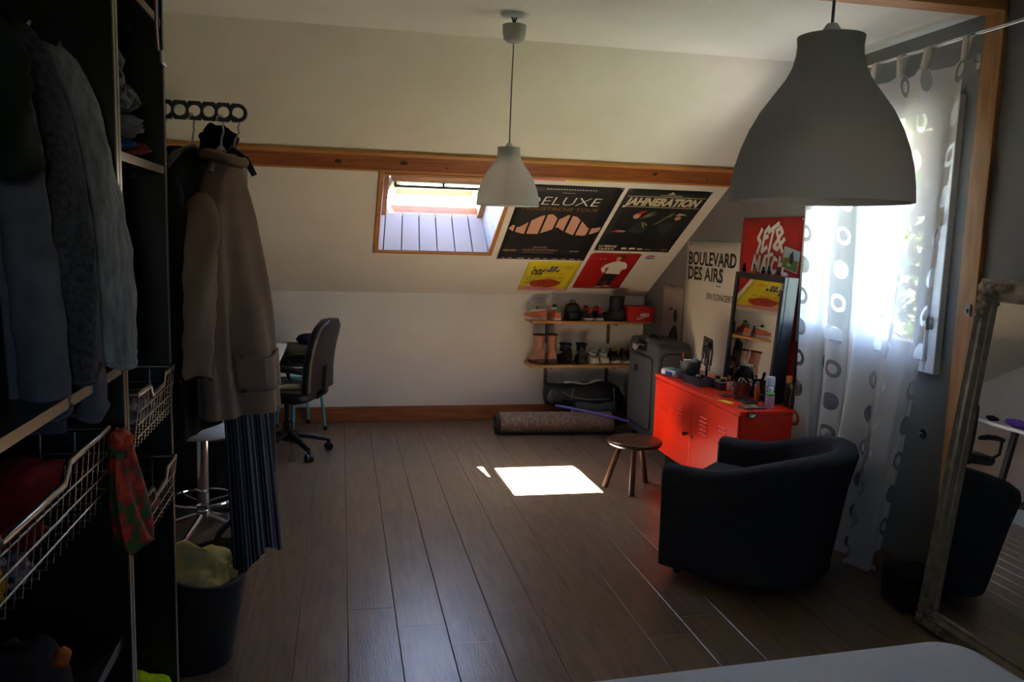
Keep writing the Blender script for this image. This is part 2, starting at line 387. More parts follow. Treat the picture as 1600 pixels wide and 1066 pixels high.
# ------------------------------------------------------------------ outside the window
M_grass = mat('lawn', (70, 88, 44), .9, 0, (52, 68, 32), 1.5)
g_ = MB().b(-60, 90, -60, 90, -3.2, -2.9).build('ground', M_grass); struct(g_, 'green lawn outside')
struct(MB().b(-14, 8, -16, 20, -2.9, -2.85).build('bounce_ground', mat('bounce_gravel', (104, 102, 97), .9, 0, (93, 91, 86), 2)), 'unseen gravel ground added outside to bounce light into the room')  # gravel sheet added to bounce daylight up through the window
hs = T('house', 'pale rendered house across the garden seen through the window', 'house', (11.5, 15.2, -2.9), rad(37))
MB().b(-.2, 8, -5.5, 9, 0, 7.0).build('wall', mat('render_beige', (94, 82, 76), .9), hs)
M_roof = mat('roof_tile', (150, 92, 70), .8, 0, (120, 70, 54), 6)
MB().loft([[(-.45, -5.9, 7.0), (-.45, 9.4, 7.0), (-.45, 9.4, 7.15), (-.45, -5.9, 7.15)], [(4, -5.9, 8.9), (4, 9.4, 8.9), (4, 9.4, 9.05), (4, -5.9, 9.05)], [(8.3, -5.9, 7.0), (8.3, 9.4, 7.0), (8.3, 9.4, 7.15), (8.3, -5.9, 7.15)]]).build('roof', M_roof, hs)
for y in (-1.6, 3.4):
    wn = MB().b(-.26, -.18, y, y+1.1, 2.6, 3.9).build('window', M_pvc, hs); MB().b(-.27, -.255, y+.08, y+1.02, 2.7, 3.8).build('pane', mat('far_pane', (60, 70, 80), .1), wn)
def tree(loc, h, r, label, seed, n=1500):
    t = T('garden_tree', label, 'tree', loc, 0, 'garden trees outside the window')
    MB().tube([(0, 0, 0), (.05, .03, h*.35), (-.05, 0, h*.7)], [.16, .12, .05], 8).build('trunk', mat('bark', (90, 72, 56), .9), t, smooth=1)
    rnd = random.Random(seed); m = MB()
    for i in range(n):
        a = rnd.uniform(0, 2*PI); zz = rnd.uniform(-1, 1); k = rnd.uniform(.45, 1)*(1+.25*mnoise.noise(Vector((cos(a)*2, sin(a)*2, zz*2+seed))))
        q = math.sqrt(1-zz*zz)
        c = Vector((cos(a)*q*r*k, sin(a)*q*r*k, h*.68+zz*h*.36*k)); u_ = Vector((rnd.uniform(-1, 1), rnd.uniform(-1, 1), rnd.uniform(-1, 1))).normalized(); v_ = u_.orthogonal().normalized(); s_ = rnd.uniform(.07, .14)
        m.add([c-u_*s_, c+v_*s_*.6, c+u_*s_, c-v_*s_*.6], [(0, 1, 2, 3)])
    f = m.build('foliage', mat('leaf', (64, 84, 32), .7, 0, (40, 62, 20), 1.2, trans=.35), t); f['kind'] = 'stuff'
tree((8.6, 9.6, -2.9), 5.6, 1.7, 'leafy green tree close to the window, nearer of two', 3)
tree((17.5, 7.5, -2.9), 6.4, 2.0, 'leafy green tree beside the house, farther of two', 8)

# ------------------------------------------------------------------ large furniture
# bed
bed = T('bed', 'white sheeted bed at the lower right corner of the room', 'bed', (.968, .724, 0), rad(3.3))
M_sheet = mat('white_sheet', (224, 230, 244), .8, 0, (216, 222, 238), 5, bump=.1, bscale=12)
def rrect(x0, x1, y0, y1, r, z, n=6):
    pts = []
    for cx, cy, a0 in ((x1-r, y1-r, 0), (x0+r, y1-r, PI/2), (x0+r, y0+r, PI), (x1-r, y0+r, 3*PI/2)):
        for i in range(n+1): a = a0+i*PI/2/n; pts.append((cx+r*cos(a), cy+r*sin(a), z))
    return pts
def soft_block(x0, x1, y0, y1, z0, z1, r=.05, e=.03, n=6):
    rings = []
    for k in range(5): a = k*PI/8; rings.append(rrect(x0+e*(1-sin(a)), x1-e*(1-sin(a)), y0+e*(1-sin(a)), y1-e*(1-sin(a)), r, z0+e*(1-cos(a)), n))
    for k in range(5): a = k*PI/8; rings.append(rrect(x0+e*(1-cos(a)), x1-e*(1-cos(a)), y0+e*(1-cos(a)), y1-e*(1-cos(a)), r, z1-e+e*sin(a), n))
    return MB().loft(rings)
soft_block(-.70, .70, -1.02, 1.025, .24, .50, .09, .05).build('mattress', M_sheet, bed, smooth=60)
MB().b(-.68, .68, -1.0, .98, .06, .24).build('bed_base', mat('bed_fabric', (60, 60, 64), .9), bed, bevel=.01)
for x in (-.6, .6):
    for y in (-.9, .9): MB().lathe([(.025, 0), (.03, .06)], 12, (x, y, 0)).build('leg', M_black, bed, smooth=1)
# red cabinet
cab = T('metal_cabinet', 'low red metal locker cabinet with two louvred doors', 'cabinet', (2.047, 3.886, 0))
M_red = mat('red_lacquer', (248, 48, 12), .32, 0, (242, 44, 10), 5, coat=.2)
MB().b(.012, .40, 0, 1.19, .135, .63).build('body', M_red, cab, bevel=.004)
MB().b(-.004, .40, -.002, 1.192, .605, .632).build('top', M_red, cab, bevel=.004)
MB().b(.07, .36, .06, 1.13, 0, .136).build('plinth', M_blk, cab)
for y0, y1, kn in ((.012, .592, 0), (.598, 1.178, 1)):
    d = MB().b(-.004, .012, y0, y1, .14, .602).build('door', M_red, cab, bevel=.003)
    for cy in (y0+.17, y1-.17):
        for k in range(5):
            z = .50-.024*k
            MB().prism([(-.001, -.007), (-.007, -.003), (-.001, .006)], -.045, .045, lambda x, y, zz, cy=cy, z=z: (x-.004, cy+zz, z+y)).build('louvre', M_red, d)
    ky = y0+.035
    if kn: MB().tube([(-.004, ky, .36), (-.028, ky, .36)], [.008, .008], 12).box((-.03, ky, .36), (.012, .024, .024)).build('knob', M_blk, d, bevel=.003)
    else: MB().tube([(-.004, y1-.035, .36), (-.01, y1-.035, .36)], [.012, .011], 14).build('lock', M_chrome, d, smooth=1)
# armchair
arm = T('armchair', 'dark grey tub armchair with its back to the camera', 'armchair', (1.675, 3.61, 0), rad(133-90))
M_arm = mat('charcoal_fabric', (56, 56, 62), .95, 0, (47, 47, 53), 40, bump=.25, bscale=300, spec=.15)
def tub(w, d, r, n=14):
    """U path: near arm front -> round the back -> far arm front, local (x across, -y to the back)"""
    P = []; a = w/2
    for k in range(5): P.append((-a, -(d-r)*k/4, (-1, 0)))
    for k in range(1, n): t = PI*k/n; P.append((-a*cos(t), -(d-r)-r*sin(t), Vector((-cos(t)*r, -sin(t)*a)).normalized()))
    for k in range(4, -1, -1): P.append((a, -(d-r)*k/4, (1, 0)))
    return P
path = tub(.74, .65, .36)
rings = []
nP = len(path)
for i, (x, y, nn) in enumerate(path):
    f = max(0, (-y-.16)/.49); f = f*f*(3-2*f) if f < 1 else 1
    zt = .515+.115*f; th = .085+.02*f; fl_ = .012+.075*f
    nx, ny = nn[0], nn[1]
    e = .0
    prof = [(-.0, .045), (.004, .10), (fl_*.6, zt*.7), (fl_, zt-.04), (fl_-.008, zt-.012), (fl_-.03, zt), (fl_-th+.02, zt), (fl_-th-.004, zt-.014), (fl_-th-.008, zt-.05), (-th+.0, .30), (-th, .05)]
    rings.append([(x+nx*p, y+ny*p, z) for p, z in prof])
MB().loft(rings).build('shell', M_arm, arm, bevel=.018, seg=3, smooth=50)
m = MB(); pts = [(x-nn[0]*.07, y-nn[1]*.07) for x, y, nn in path]; pts[0] = (pts[0][0], .0); pts[-1] = (pts[-1][0], .0)
m.prism(pts, .06, .30); m.build('seat_base', M_arm, arm)
pts2 = [(x-nn[0]*.095, y-nn[1]*.095) for x, y, nn in path]
m = MB().loft([[(x*.97, y*.97-.004, .30) for x, y in pts2], [(x, y, .33) for x, y in pts2], [(x, y, .37) for x, y in pts2], [(x*.95, y*.95-.01, .395) for x, y in pts2]])
m.build('seat_cushion', M_arm, arm, smooth=60)
for x, y in ((-.28, -.06), (.28, -.06), (-.22, -.5), (.22, -.5)): MB().lathe([(.018, 0), (.022, .06)], 10, (x, y, 0)).build('leg', M_blk, arm)

# pendant lamps
M_shade = mat('white_polypropylene', (222, 220, 216), .45, 0, (204, 202, 198), 3, trans=.62)
M_cord = mat('grey_cord', (120, 120, 118), .6)
def pendant(x, y, zb, D, rose, label):
    t = T('pendant_lamp', label, 'lamp', (x, y, zb), 0, 'white bell pendant lamps')
    R = D/2; H = .905*D
    pr = [(1, 0), (.985, .10), (.955, .21), (.90, .32), (.82, .435), (.71, .55), (.56, .665), (.45, .75), (.39, .82), (.36, .89), (.352, .95), (.362, 1)]
    outer = [(r*R, z*H) for r, z in pr]
    inner = [((r-.02)*R, z*H if z else 0) for r, z in pr]
    n = 56
    rings = [[(r*cos(2*PI*j/n), r*sin(2*PI*j/n), z) for j in range(n)] for r, z in ([(outer[0][0]-.004, .0)]+outer)]
    m = MB().loft(rings, cap=False)
    m.lathe([(.355*R, H-.002), (.30*R, H+.001), (.05, H+.001)][:2]+[(.012, H)], 40)
    m.build('lamp_shade', M_shade, t, smooth=50)
    MB().lathe([(.018, .80*H), (.021, .82*H), (.021, H), (.008, H+.02)], 16).build('socket', M_pvc, t, smooth=1)
    bl = MB().lathe([(.002, .50*H), (.02, .53*H), (.029, .60*H), (.026, .68*H), (.014, .78*H), (.013, .82*H)], 16).build('bulb', mat('bulb_glass', (230, 230, 226), .3, trans=.3), t, smooth=1)
    zt = ZC-zb
    MB().tube([(0, 0, H+.01), (.004, .002, (H+zt)/2), (rose, 0, zt-.06)], .0028, 6).build('cord', M_cord, t, smooth=1)
    MB().lathe([(.008, zt-.118), (.03, zt-.116), (.044, zt-.104), (.049, zt-.085), (.051, zt-.045), (.047, zt-.045), (.043, zt-.09), (.004, zt-.1)], 28, (rose, 0, 0)).build('ceiling_cup', M_shade, t, smooth=1)
    MB().lathe([(.062, zt), (.06, zt-.008), (.02, zt-.012), (.002, zt-.012)], 28, (rose+.003, 0, 0)).build('ceiling_rose', M_pvc, t, smooth=1)
    m = MB()
    for k in (-1, 0, 1): m.tube([(rose+k*.012, 0, zt-.01), (rose+k*.004, .006, zt-.03), (rose-k*.01, 0, zt-.07)], .003, 6)
    m.build('wires', M_blk, t, smooth=1)
pendant(.722, 3.63, 1.640, .280, .008, 'white bell pendant lamp hanging in the middle, in front of the skylight')
pendant(.745, 1.203, 1.577, .280, .012, 'large white bell pendant lamp closest to the camera, before the curtain')

# curtain and rod
rod = T('curtain_rod', 'thin steel curtain rod over the window', 'curtain rod', (2.40, 2.2, 2.335))
MB().tube([(0, 0, 0), (0, 2.2, 0)], .0075, 12).build('rod', M_chrome, rod, smooth=1)
for y in (.02, 2.15):
    MB().tube([(0, y, 0), (.0, y, -.02), (.095, y, -.02)], .005, 8).lathe([(.018, 0), (.018, .004)], 12, (.0, y, -.03)).build('bracket', M_metal, rod, smooth=1)
def curtain_mat():
    m = bpy.data.materials.new('sheer_dotted'); m.use_nodes = True; t = m.node_tree; t.nodes.remove(t.nodes['Principled BSDF'])
    N = lambda k: t.nodes.new(k)
    def mth(op, a, b=None, c=None):
        n = N('ShaderNodeMath'); n.operation = op
        for i, v in enumerate((a, b, c)):
            if v is None: continue
            if isinstance(v, (int, float)): n.inputs[i].default_value = v
            else: t.links.new(v, n.inputs[i])
        return n.outputs[0]
    uv = N('ShaderNodeUVMap'); sp = N('ShaderNodeSeparateXYZ'); t.links.new(uv.outputs[0], sp.inputs[0])
    cx, cz = .225, .164
    U = mth('DIVIDE', sp.outputs[0], cx); V = mth('DIVIDE', sp.outputs[1], cz)
    iu = mth('FLOOR', U); 
    fu = mth('MULTIPLY', mth('SUBTRACT', mth('FRACT', U), .5), cx)
    fv = mth('MULTIPLY', mth('SUBTRACT', mth('FRACT', V), .5), cz)
    iv = mth('FLOOR', V)
    r = mth('SQRT', mth('ADD', mth('MULTIPLY', fu, fu), mth('MULTIPLY', fv, fv)))
    disc = mth('LESS_THAN', r, .044)
    hole = mth('LESS_THAN', r, .024)
    odd = mth('FRACT', mth('MULTIPLY', mth('ADD', mth('ADD', iu, iv), .25), .5))
    isring = mth('GREATER_THAN', odd, .5)
    dot = mth('SUBTRACT', disc, mth('MULTIPLY', hole, isring))
    wv = N('ShaderNodeTexNoise'); wv.inputs['Scale'].default_value = 420; t.links.new(uv.outputs[0], wv.inputs['Vector'])
    base = mth('MULTIPLY_ADD', wv.outputs[0], .10, .045)
    # dot: 0.70 see-through
    fac = mth('ADD', mth('MULTIPLY', mth('SUBTRACT', 1, dot), base), mth('MULTIPLY', dot, .84))
    tr = N('ShaderNodeBsdfTransparent'); tl = N('ShaderNodeBsdfTranslucent'); df = N('ShaderNodeBsdfDiffuse')
    tl.inputs[0].default_value = (.52, .52, .53, 1); df.inputs[0].default_value = (.90, .90, .89, 1)
    m1 = N('ShaderNodeMixShader'); m1.inputs[0].default_value = .36; t.links.new(df.outputs[0], m1.inputs[1]); t.links.new(tl.outputs[0], m1.inputs[2])
    m2 = N('ShaderNodeMixShader'); t.links.new(fac, m2.inputs[0]); t.links.new(m1.outputs[0], m2.inputs[1]); t.links.new(tr.outputs[0], m2.inputs[2])
    t.links.new(m2.outputs[0], t.nodes['Material Output'].inputs[0]); return m
M_sheer = curtain_mat(); M_tab = mat('white_voile', (236, 234, 228), .8, 0, (230, 228, 222), 30, trans=.4)
cur = T('sheer_curtain', 'sheer white curtain with dots and rings hanging before the window', 'curtain', (2.39, 3.4, 0))
tabs_y = [2.905, 3.125, 3.30, 3.475, 3.64, 3.80, 3.96]
def lerp(a, b, t): return a+(b-a)*t
def right_edge(t): return 2.90+.10*t+.20*t*t
def left_edge(t): return 3.965-.115*min(1, t*1.5)
def cur_pt(s, t):
    y = lerp(right_edge(t), left_edge(t), s)
    ph = s*2*PI*3.6
    ampl = .012+.032*t
    y += .028*t*sin(ph*2+.6)+.01*sin(ph*.5+3*t)
    x = ampl*sin(ph+1.1*sin(t*2.2))+.012*sin(ph*2.3+1)*t
    # scalloped top between the tabs
    sy = lerp(right_edge(0), left_edge(0), s); k = min(abs(sy-q) for q in tabs_y)
    z = 2.262-.028*min(1, k/.06) if t < .001 else None
    top = 2.262-.03*min(1, k/.055)
    z = lerp(top, .015+.035*s, t)
    return (x-.012, y-3.4, z)
MB().grid(lambda s, t: cur_pt(s, t), 150, 90, lambda s, t: (s*1.38+.09, (1-t)*2.24+.02)).build('panel', M_sheer, cur, smooth=80)
for q in tabs_y:
    s = (q-right_edge(0))/(left_edge(0)-right_edge(0)); p = cur_pt(s, 0)
    def tb(u, v, q=q, p=p):
        a = v*2*PI*.5
        x = -.013 if False else 0
        zt = lerp(p[2]-.02, 2.335, min(1, v*2.4)) if v < .42 else 2.335
        if v < .42: xx = lerp(p[0], -.010, v/.42)
        elif v < .58: th = (v-.42)/.16*PI; xx = .01-.0095*1-.0095*cos(th)+.009; zt = 2.335+.0095*sin(th)
        else: xx = lerp(.019, p[0]+.004, (v-.58)/.42); zt = lerp(2.335, p[2]-.02, (v-.58)/.42)
        return (xx, q-3.4+(u-.5)*.038, zt)
    MB().grid(tb, 2, 24).build('tab', M_tab, cur, smooth=80, solid=.001)

# ------------------------------------------------------------------ posters on the slope
def paper(name, c, rough=.55): return mat('paper_'+name, c, rough, 0, tuple(v*.97 for v in c), 3)
INK = {k: paper(k, v) for k, v in dict(black=(22, 20, 20), white=(232, 230, 222), cream=(226, 214, 176), red=(176, 24, 20), yellow=(232, 214, 40), pink=(222, 150, 160), gold=(150, 116, 44), skin=(214, 160, 130), orange=(196, 74, 40), teal=(60, 120, 110), green=(96, 140, 60), grey=(150, 148, 142), bluegrey=(48, 56, 60), dark=(44, 42, 42), sky=(190, 208, 222), hotpink=(232, 110, 160), blue=(50, 110, 170), nike=(206, 34, 24), silver=(196, 194, 190)).items()}
SLZ = .0006
def slope_poster(name, label, x0, x1, u0, u1, ink, cat='poster'):
    mw = SLM @ Matrix.Translation((x0, u0, 0))
    t = T(name, label, cat, mw=mw)
    W, H = x1-x0, u1-u0
    def fn(u, v):
        c = .004*max(0, (abs(u-.5)-.4)*10)**2*max(0, (abs(v-.5)-.4)*10)**2
        return (u*W, v*H, .0008+c)
    MB().grid(fn, 12, 12).build('sheet', ink, t, smooth=60, solid=.0006)
    return t, W, H
def pr(t, name, ink, polys, z=.0022):
    m = MB()
    for p in polys: m.poly(p, z)
    o = m.build(name, ink, t)
    if len(polys) > 1: o['kind'] = 'stuff'
    return o
def ell(cx, cy, rx, ry, n=16, a0=0, rot=0):
    return [(cx+rx*cos(a0+2*PI*i/n)*cos(rot)-ry*sin(a0+2*PI*i/n)*sin(rot), cy+rx*cos(a0+2*PI*i/n)*sin(rot)+ry*sin(a0+2*PI*i/n)*cos(rot)) for i in range(n)]
def pins(t, W, H):
    for x, y in ((.012, H-.012), (W-.012, H-.012), (.012, .012), (W-.012, .012)): MB().lathe([(.0055, .002), (.004, .0045), (.001, .005)], 10, (x, y, 0)).build('pin', M_white, t)
def R_(x0, x1, y0, y1): return [(x0, y0), (x1, y0), (x1, y1), (x0, y1)]
# big black concert poster with striped moustache
t, W, H = slope_poster('concert_poster', 'black DELUXE concert poster with striped pink moustache', 1.125, 1.797, .605, 1.607, INK['black'])
ox, ou = 1.125, .605
lettering('lettering', 'DELUXE', .145, INK['white'], t, (1.185-ox, 1.372-ou, .0024), 1.69-1.185, shear=.12, bold=-.002)
lettering('lettering', 'MOUSTACHE', .058, INK['gold'], t, (1.178-ox, 1.302-ou, .0024), .35, shear=.1)
lettering('lettering', 'TOUR', .058, INK['gold'], t, (1.545-ox, 1.302-ou, .0024), .155, shear=.1)
lettering('lettering', 'NOUVEL', .03, INK['skin'], t, (1.365-ox, .785-ou, .0024), .105)
lettering('lettering', 'ALBUM DISPONIBLE', .03, INK['skin'], t, (1.295-ox, .745-ou, .0024), .26)
pr(t, 'small_print', INK['silver'], [R_(1.29-ox+i*.018, 1.30-ox+i*.018, 1.556-ou, 1.566-ou) for i in range(19)]+[R_(1.30-ox+i*.014, 1.306-ox+i*.014, .712-ou, .720-ou) for i in range(17)]+[R_(1.40-ox, 1.49-ox, 1.518-ou, 1.522-ou)])
pr(t, 'logo_strip', INK['silver'], [R_(a-ox, a-ox+b, .618-ou, .630-ou) for a, b in ((1.15, .03), (1.21, .025), (1.28, .05), (1.36, .02), (1.41, .04), (1.48, .03), (1.54, .05), (1.62, .03), (1.68, .04), (1.75, .015))])
top = [(0, .0), (.03, .045), (.06, .03), (.1, .01), (.2, .10), (.3, .175), (.41, .20), (.5, .13), (.58, .195), (.68, .175), (.78, .10), (.86, .03), (.93, .03), (1, .05)]
bot = [(0, -.01), (.05, -.04), (.17, -.075), (.34, -.07), (.44, -.02), (.52, .03), (.6, -.02), (.72, -.07), (.85, -.078), (.95, -.04), (1, -.01)]
def itp(tab, x):
    for (a, b), (c, d) in zip(tab, tab[1:]):
        if a <= x <= c: return b+(d-b)*(x-a)/(c-a)
stripes = []; k = 0
for a, b in ((.0, .055), (.08, .185), (.21, .335), (.36, .475), (.50, .60), (.63, .735), (.76, .875), (.905, 1.0)):
    n = 8; sl_ = .10
    xs = [a+(b-a)*i/n for i in range(n+1)]
    up_ = [(1.135-ox+.65*x, 1.058-ou+itp(top, x)) for x in xs]; dn = [(1.135-ox+.65*x, 1.058-ou+itp(bot, x)) for x in xs]
    stripes.append(up_+dn[::-1])
pr(t, 'moustache_print', INK['skin'], stripes)
pr(t, 'small_moustache', INK['gold'], [ell(1.175-ox, .742-ou, .03, .012), ell(1.222-ox, .742-ou, .03, .012)])
pr(t, 'car_print', INK['dark'], [ell(1.655-ox, .735-ou, .07, .022)])
pr(t, 'sheen_line', INK['silver'], [R_(1.65-ox, 1.72-ox, .742-ou, .752-ou)], .0026)
pins(t, W, H)
# JAHNERATION
t, W, H = slope_poster('concert_poster', 'dark JAHNERATION concert poster with two back to back figures', 1.827, 2.413, .768, 1.605, paper('greenblack', (26, 30, 28)))
ox, ou = 1.827, .768
lettering('lettering', 'JAHNERATION', .125, INK['cream'], t, (1.852-ox, 1.412-ou, .0024), .53, shear=.15, bold=.006)
pr(t, 'rule', INK['cream'], [R_(1.85-ox, 2.40-ox, 1.515-ou, 1.521-ou), R_(1.85-ox, 2.40-ox, 1.388-ou, 1.394-ou), R_(2.07-ox, 2.22-ox, 1.535-ou, 1.541-ou)])
pr(t, 'emblem', INK['cream'], [ell(2.142-ox, 1.565-ou, .012, .014), ell(2.128-ox, 1.558-ou, .012, .005, rot=.6), ell(2.156-ox, 1.558-ou, .012, .005, rot=-.6)])
pr(t, 'figure_skin', INK['skin'], [ell(1.995-ox, 1.272-ou, .024, .036), [(1.965-ox, 1.27-ou), (1.98-ox, 1.285-ou), (1.982-ox, 1.255-ou)], ell(2.300-ox, 1.258-ou, .022, .026), ell(1.935-ox, 1.06-ou, .045, .014)])
pr(t, 'figure_hat', INK['red'], [[(1.985-ox, 1.298-ou), (2.02-ox, 1.285-ou), (2.045-ox, 1.345-ou), (2.005-ox, 1.335-ou)], ell(1.92-ox, 1.056-ou, .05, .009)])
pr(t, 'figure_body', INK['bluegrey'], [[(1.99-ox, 1.06-ou), (2.01-ox, 1.14-ou), (2.05-ox, 1.20-ou), (2.09-ox, 1.19-ou), (2.12-ox, 1.10-ou), (2.10-ox, 1.03-ou)], [(2.20-ox, 1.18-ou), (2.29-ox, 1.21-ou), (2.31-ox, 1.12-ou), (2.28-ox, 1.03-ou), (2.22-ox, 1.08-ou)]])
hair = []
for (a, b) in (((2.03, 1.26), (2.11, 1.34)), ((2.035, 1.24), (2.13, 1.31)), ((2.02, 1.22), (2.12, 1.345)), ((2.06, 1.20), (2.12, 1.14)), ((2.05, 1.21), (2.105, 1.10)), ((2.15, 1.15), (2.21, 1.25)), ((2.16, 1.17), (2.25, 1.33)), ((2.19, 1.24), (2.27, 1.32)), ((2.21, 1.26), (2.25, 1.34))):
    d = Vector((b[0]-a[0], b[1]-a[1])); n_ = Vector((-d.y, d.x)).normalized()*.007
    hair.append([(a[0]-ox, a[1]-ou), ((a[0]+b[0])/2-ox+n_.x, (a[1]+b[1])/2-ou+n_.y), (b[0]-ox, b[1]-ou), ((a[0]+b[0])/2-ox-n_.x, (a[1]+b[1])/2-ou-n_.y)])
pr(t, 'dreadlock_print', paper('khaki', (142, 138, 96)), hair, .0026)
pr(t, 'cap_print', INK['silver'], [[(2.27-ox, 1.29-ou), (2.335-ox, 1.30-ou), (2.355-ox, 1.29-ou), (2.33-ox, 1.315-ou), (2.285-ox, 1.325-ou)]], .0026)
lettering('lettering', 'LA TRIBUNE', .042, INK['cream'], t, (1.85-ox, .825-ou, .0024), .135, bold=.002)
pr(t, 'logo_strip', INK['cream'], [ell(1.862-ox+i*.026, .797-ou, .011, .011) for i in range(5)]+[R_(2.03-ox, 2.07-ox, .80-ou, .825-ou), R_(2.09-ox, 2.135-ox, .80-ou, .825-ou), R_(2.155-ox, 2.195-ox, .80-ou, .82-ou), R_(2.21-ox, 2.26-ox, .80-ou, .808-ou)])
pr(t, 'logo_yellow', INK['gold'], [R_(2.345-ox, 2.395-ox, .795-ou, .818-ou)]); pins(t, W, H)
# yellow festival poster
t, W, H = slope_poster('festival_poster', 'yellow LES ARDENTES festival poster with orange blob and pink foot', 1.381, 1.795, .085, .585, INK['yellow'])
ox, ou = 1.381, .085
pr(t, 'pink_foot', INK['pink'], [[(0, 0), (W, 0), (W*.96, .03), (W*.8, .028), (W*.65, .05), (W*.5, .045), (W*.3, .075), (W*.12, .085), (0, .07)]], .0016)
pr(t, 'orange_blob', INK['orange'], [[(1.583-ox+.125*cos(a)*(1+.05*sin(7*a)), .215-ou+.075*sin(a)*(1+.08*sin(5*a+1))) for a in [2*PI*i/40 for i in range(40)]]], .0019)
rnd = random.Random(7)
pr(t, 'blob_texture', paper('rust', (142, 50, 30)), [ell(1.583-ox+.105*r*cos(a), .215-ou+.06*r*sin(a), .009, .006, 6) for r, a in [(math.sqrt(rnd.random()), rnd.uniform(0, 6.28)) for _ in range(70)]], .0022)
pr(t, 'white_cloud', INK['white'], [ell(1.60-ox, .478-ou, .055, .022), ell(1.545-ox, .428-ou, .09, .02)], .0016)
lettering('lettering', 'L', .055, INK['black'], t, (1.437-ox, .462-ou, .0024), .02, bold=.003, shear=.15)
lettering('lettering', 'ES', .055, INK['black'], t, (1.568-ox, .462-ou, .0024), .065, bold=.003, shear=.15)
lettering('lettering', 'ARDEN', .055, INK['black'], t, (1.428-ox, .412-ou, .0024), .225, bold=.003, shear=.15)
lettering('lettering', 'TES', .055, INK['black'], t, (1.430-ox, .362-ou, .0024), .10, bold=.003, shear=.15)
pr(t, 'orange_rule', INK['orange'], [R_(1.475-ox, 1.555-ox, .478-ou, .484-ou), R_(1.43-ox, 1.53-ox, .350-ou, .356-ou), R_(1.545-ox, 1.70-ox, .385-ou, .388-ou), R_(1.69-ox, 1.75-ox, .50-ou, .508-ou), R_(1.66-ox, 1.74-ox, .483-ou, .489-ou), R_(1.70-ox, 1.74-ox, .466-ou, .472-ou)])
pr(t, 'small_print', INK['dark'], [R_(1.415-ox+.02*j+.003*(i % 3), 1.430-ox+.02*j, .318-ou-.016*i, .324-ou-.016*i) for i in range(9) for j in range(15) if not (i > 1 and 3 < j < 14) and rnd.random() > .12]); pins(t, W, H)
# red poster with standing figure
t, W, H = slope_poster('concert_poster', 'red poster of a figure in white top and dark trousers', 1.827, 2.222, .135, .735, INK['red'])
ox, ou = 1.827, .135
pr(t, 'figure_trousers', INK['dark'], [[(2.03-ox, .415-ou), (2.145-ox, .405-ou), (2.135-ox, .32-ou), (2.125-ox, .195-ou), (2.085-ox, .195-ou), (2.08-ox, .30-ou), (2.06-ox, .185-ou), (2.02-ox, .18-ou), (2.015-ox, .30-ou)]])
pr(t, 'figure_top', INK['white'], [[(2.03-ox, .405-ou), (2.145-ox, .395-ou), (2.145-ox, .47-ou), (2.175-ox, .49-ou), (2.165-ox, .545-ou), (2.14-ox, .59-ou), (2.085-ox, .61-ou), (2.04-ox, .60-ou), (1.99-ox, .555-ou), (1.968-ox, .49-ou), (2.0-ox, .415-ou), (2.02-ox, .43-ou), (2.005-ox, .49-ou), (2.028-ox, .52-ou)]], .0024)
pr(t, 'figure_hair', paper('brown', (92, 58, 40)), [ell(2.075-ox, .672-ou, .03, .036)], .0022)
pr(t, 'figure_face', INK['skin'], [ell(2.064-ox, .655-ou, .019, .028), R_(2.055-ox, 2.078-ox, .605-ou, .635-ou)], .0025)
pr(t, 'figure_shoes', INK['silver'], [ell(2.035-ox, .172-ou, .03, .01), ell(2.105-ox, .185-ou, .028, .009)], .0026)
lettering('lettering', 'Jimmy', .05, INK['pink'], t, (1.868-ox, .632-ou, .0024), .12, shear=.35, bold=-.0015); pins(t, W, H)
# sticker and the two paper strips by the purlin
t = T('sticker', 'oval red and blue sticker right of the red poster', 'sticker', mw=SLM @ Matrix.Translation((2.304, .684, 0)))
MB().prism(ell(0, 0, .043, .032, 24), 0, .001).build('sheet', INK['white'], t)
pr(t, 'red_half', INK['orange'], [[p for p in ell(0, .001, .039, .028, 24) if p[1] >= 0]], .0014); pr(t, 'blue_half', INK['blue'], [[p for p in ell(0, -.001, .039, .028, 24) if p[1] <= 0]], .0014)
pr(t, 'white_band', INK['white'], [R_(-.03, .03, -.005, .005)], .0018)
for nm, lb, x0, x1, ink in (('paper_strip', 'pink paper strip tucked under the pine purlin', 1.16, 1.385, INK['hotpink']), ('paper_strip', 'yellow paper strip tucked under the pine purlin', 1.40, 1.60, INK['yellow'])):
    tag(MB().b(x0, x1, 1.655, 1.690, 0, .001).build(nm, ink), lb, 'paper').matrix_world = SLM
# ------------------------------------------------------------------ posters on the grey wall (local x runs towards the camera)
def wall_poster(name, label, ya, yb, z0, z1, ink, cat='poster', off=0):
    mw = axes((XR-.0008-off, ya, z0), (0, -1, 0), (0, 0, 1), (-1, 0, 0)); t = T(name, label, cat, mw=mw); W, H = ya-yb, z1-z0
    MB().grid(lambda u, v: (u*W, v*H, .0008+.0015*(1-cos(2*PI*u))*v*v), 10, 10).build('sheet', ink, t, smooth=60, solid=.0005)
    return t, W, H
t, W, H = wall_poster('concert_poster', 'white BOULEVARD DES AIRS concert poster on the grey wall', 5.715, 4.885, .60, 1.508, paper('offwhite', (216, 208, 190)))
lettering('lettering', 'BOULEVARD', .13, INK['black'], t, (.05, 1.342-.60, .005), .745, bold=.003)
lettering('lettering', 'DES AIRS', .13, INK['black'], t, (.05, 1.236-.60, .005), .565, bold=.003)
lettering('lettering', 'EN CONCERT', .062, INK['black'], t, (.385, 1.112-.60, .005), .40)
pr(t, 'small_print', INK['orange'], [R_(.05, .10, .88, .888)], .005); pr(t, 'small_rule', INK['dark'], [R_(.52, .59, 1.205-.60, 1.211-.60)], .005); pins(t, W, H)
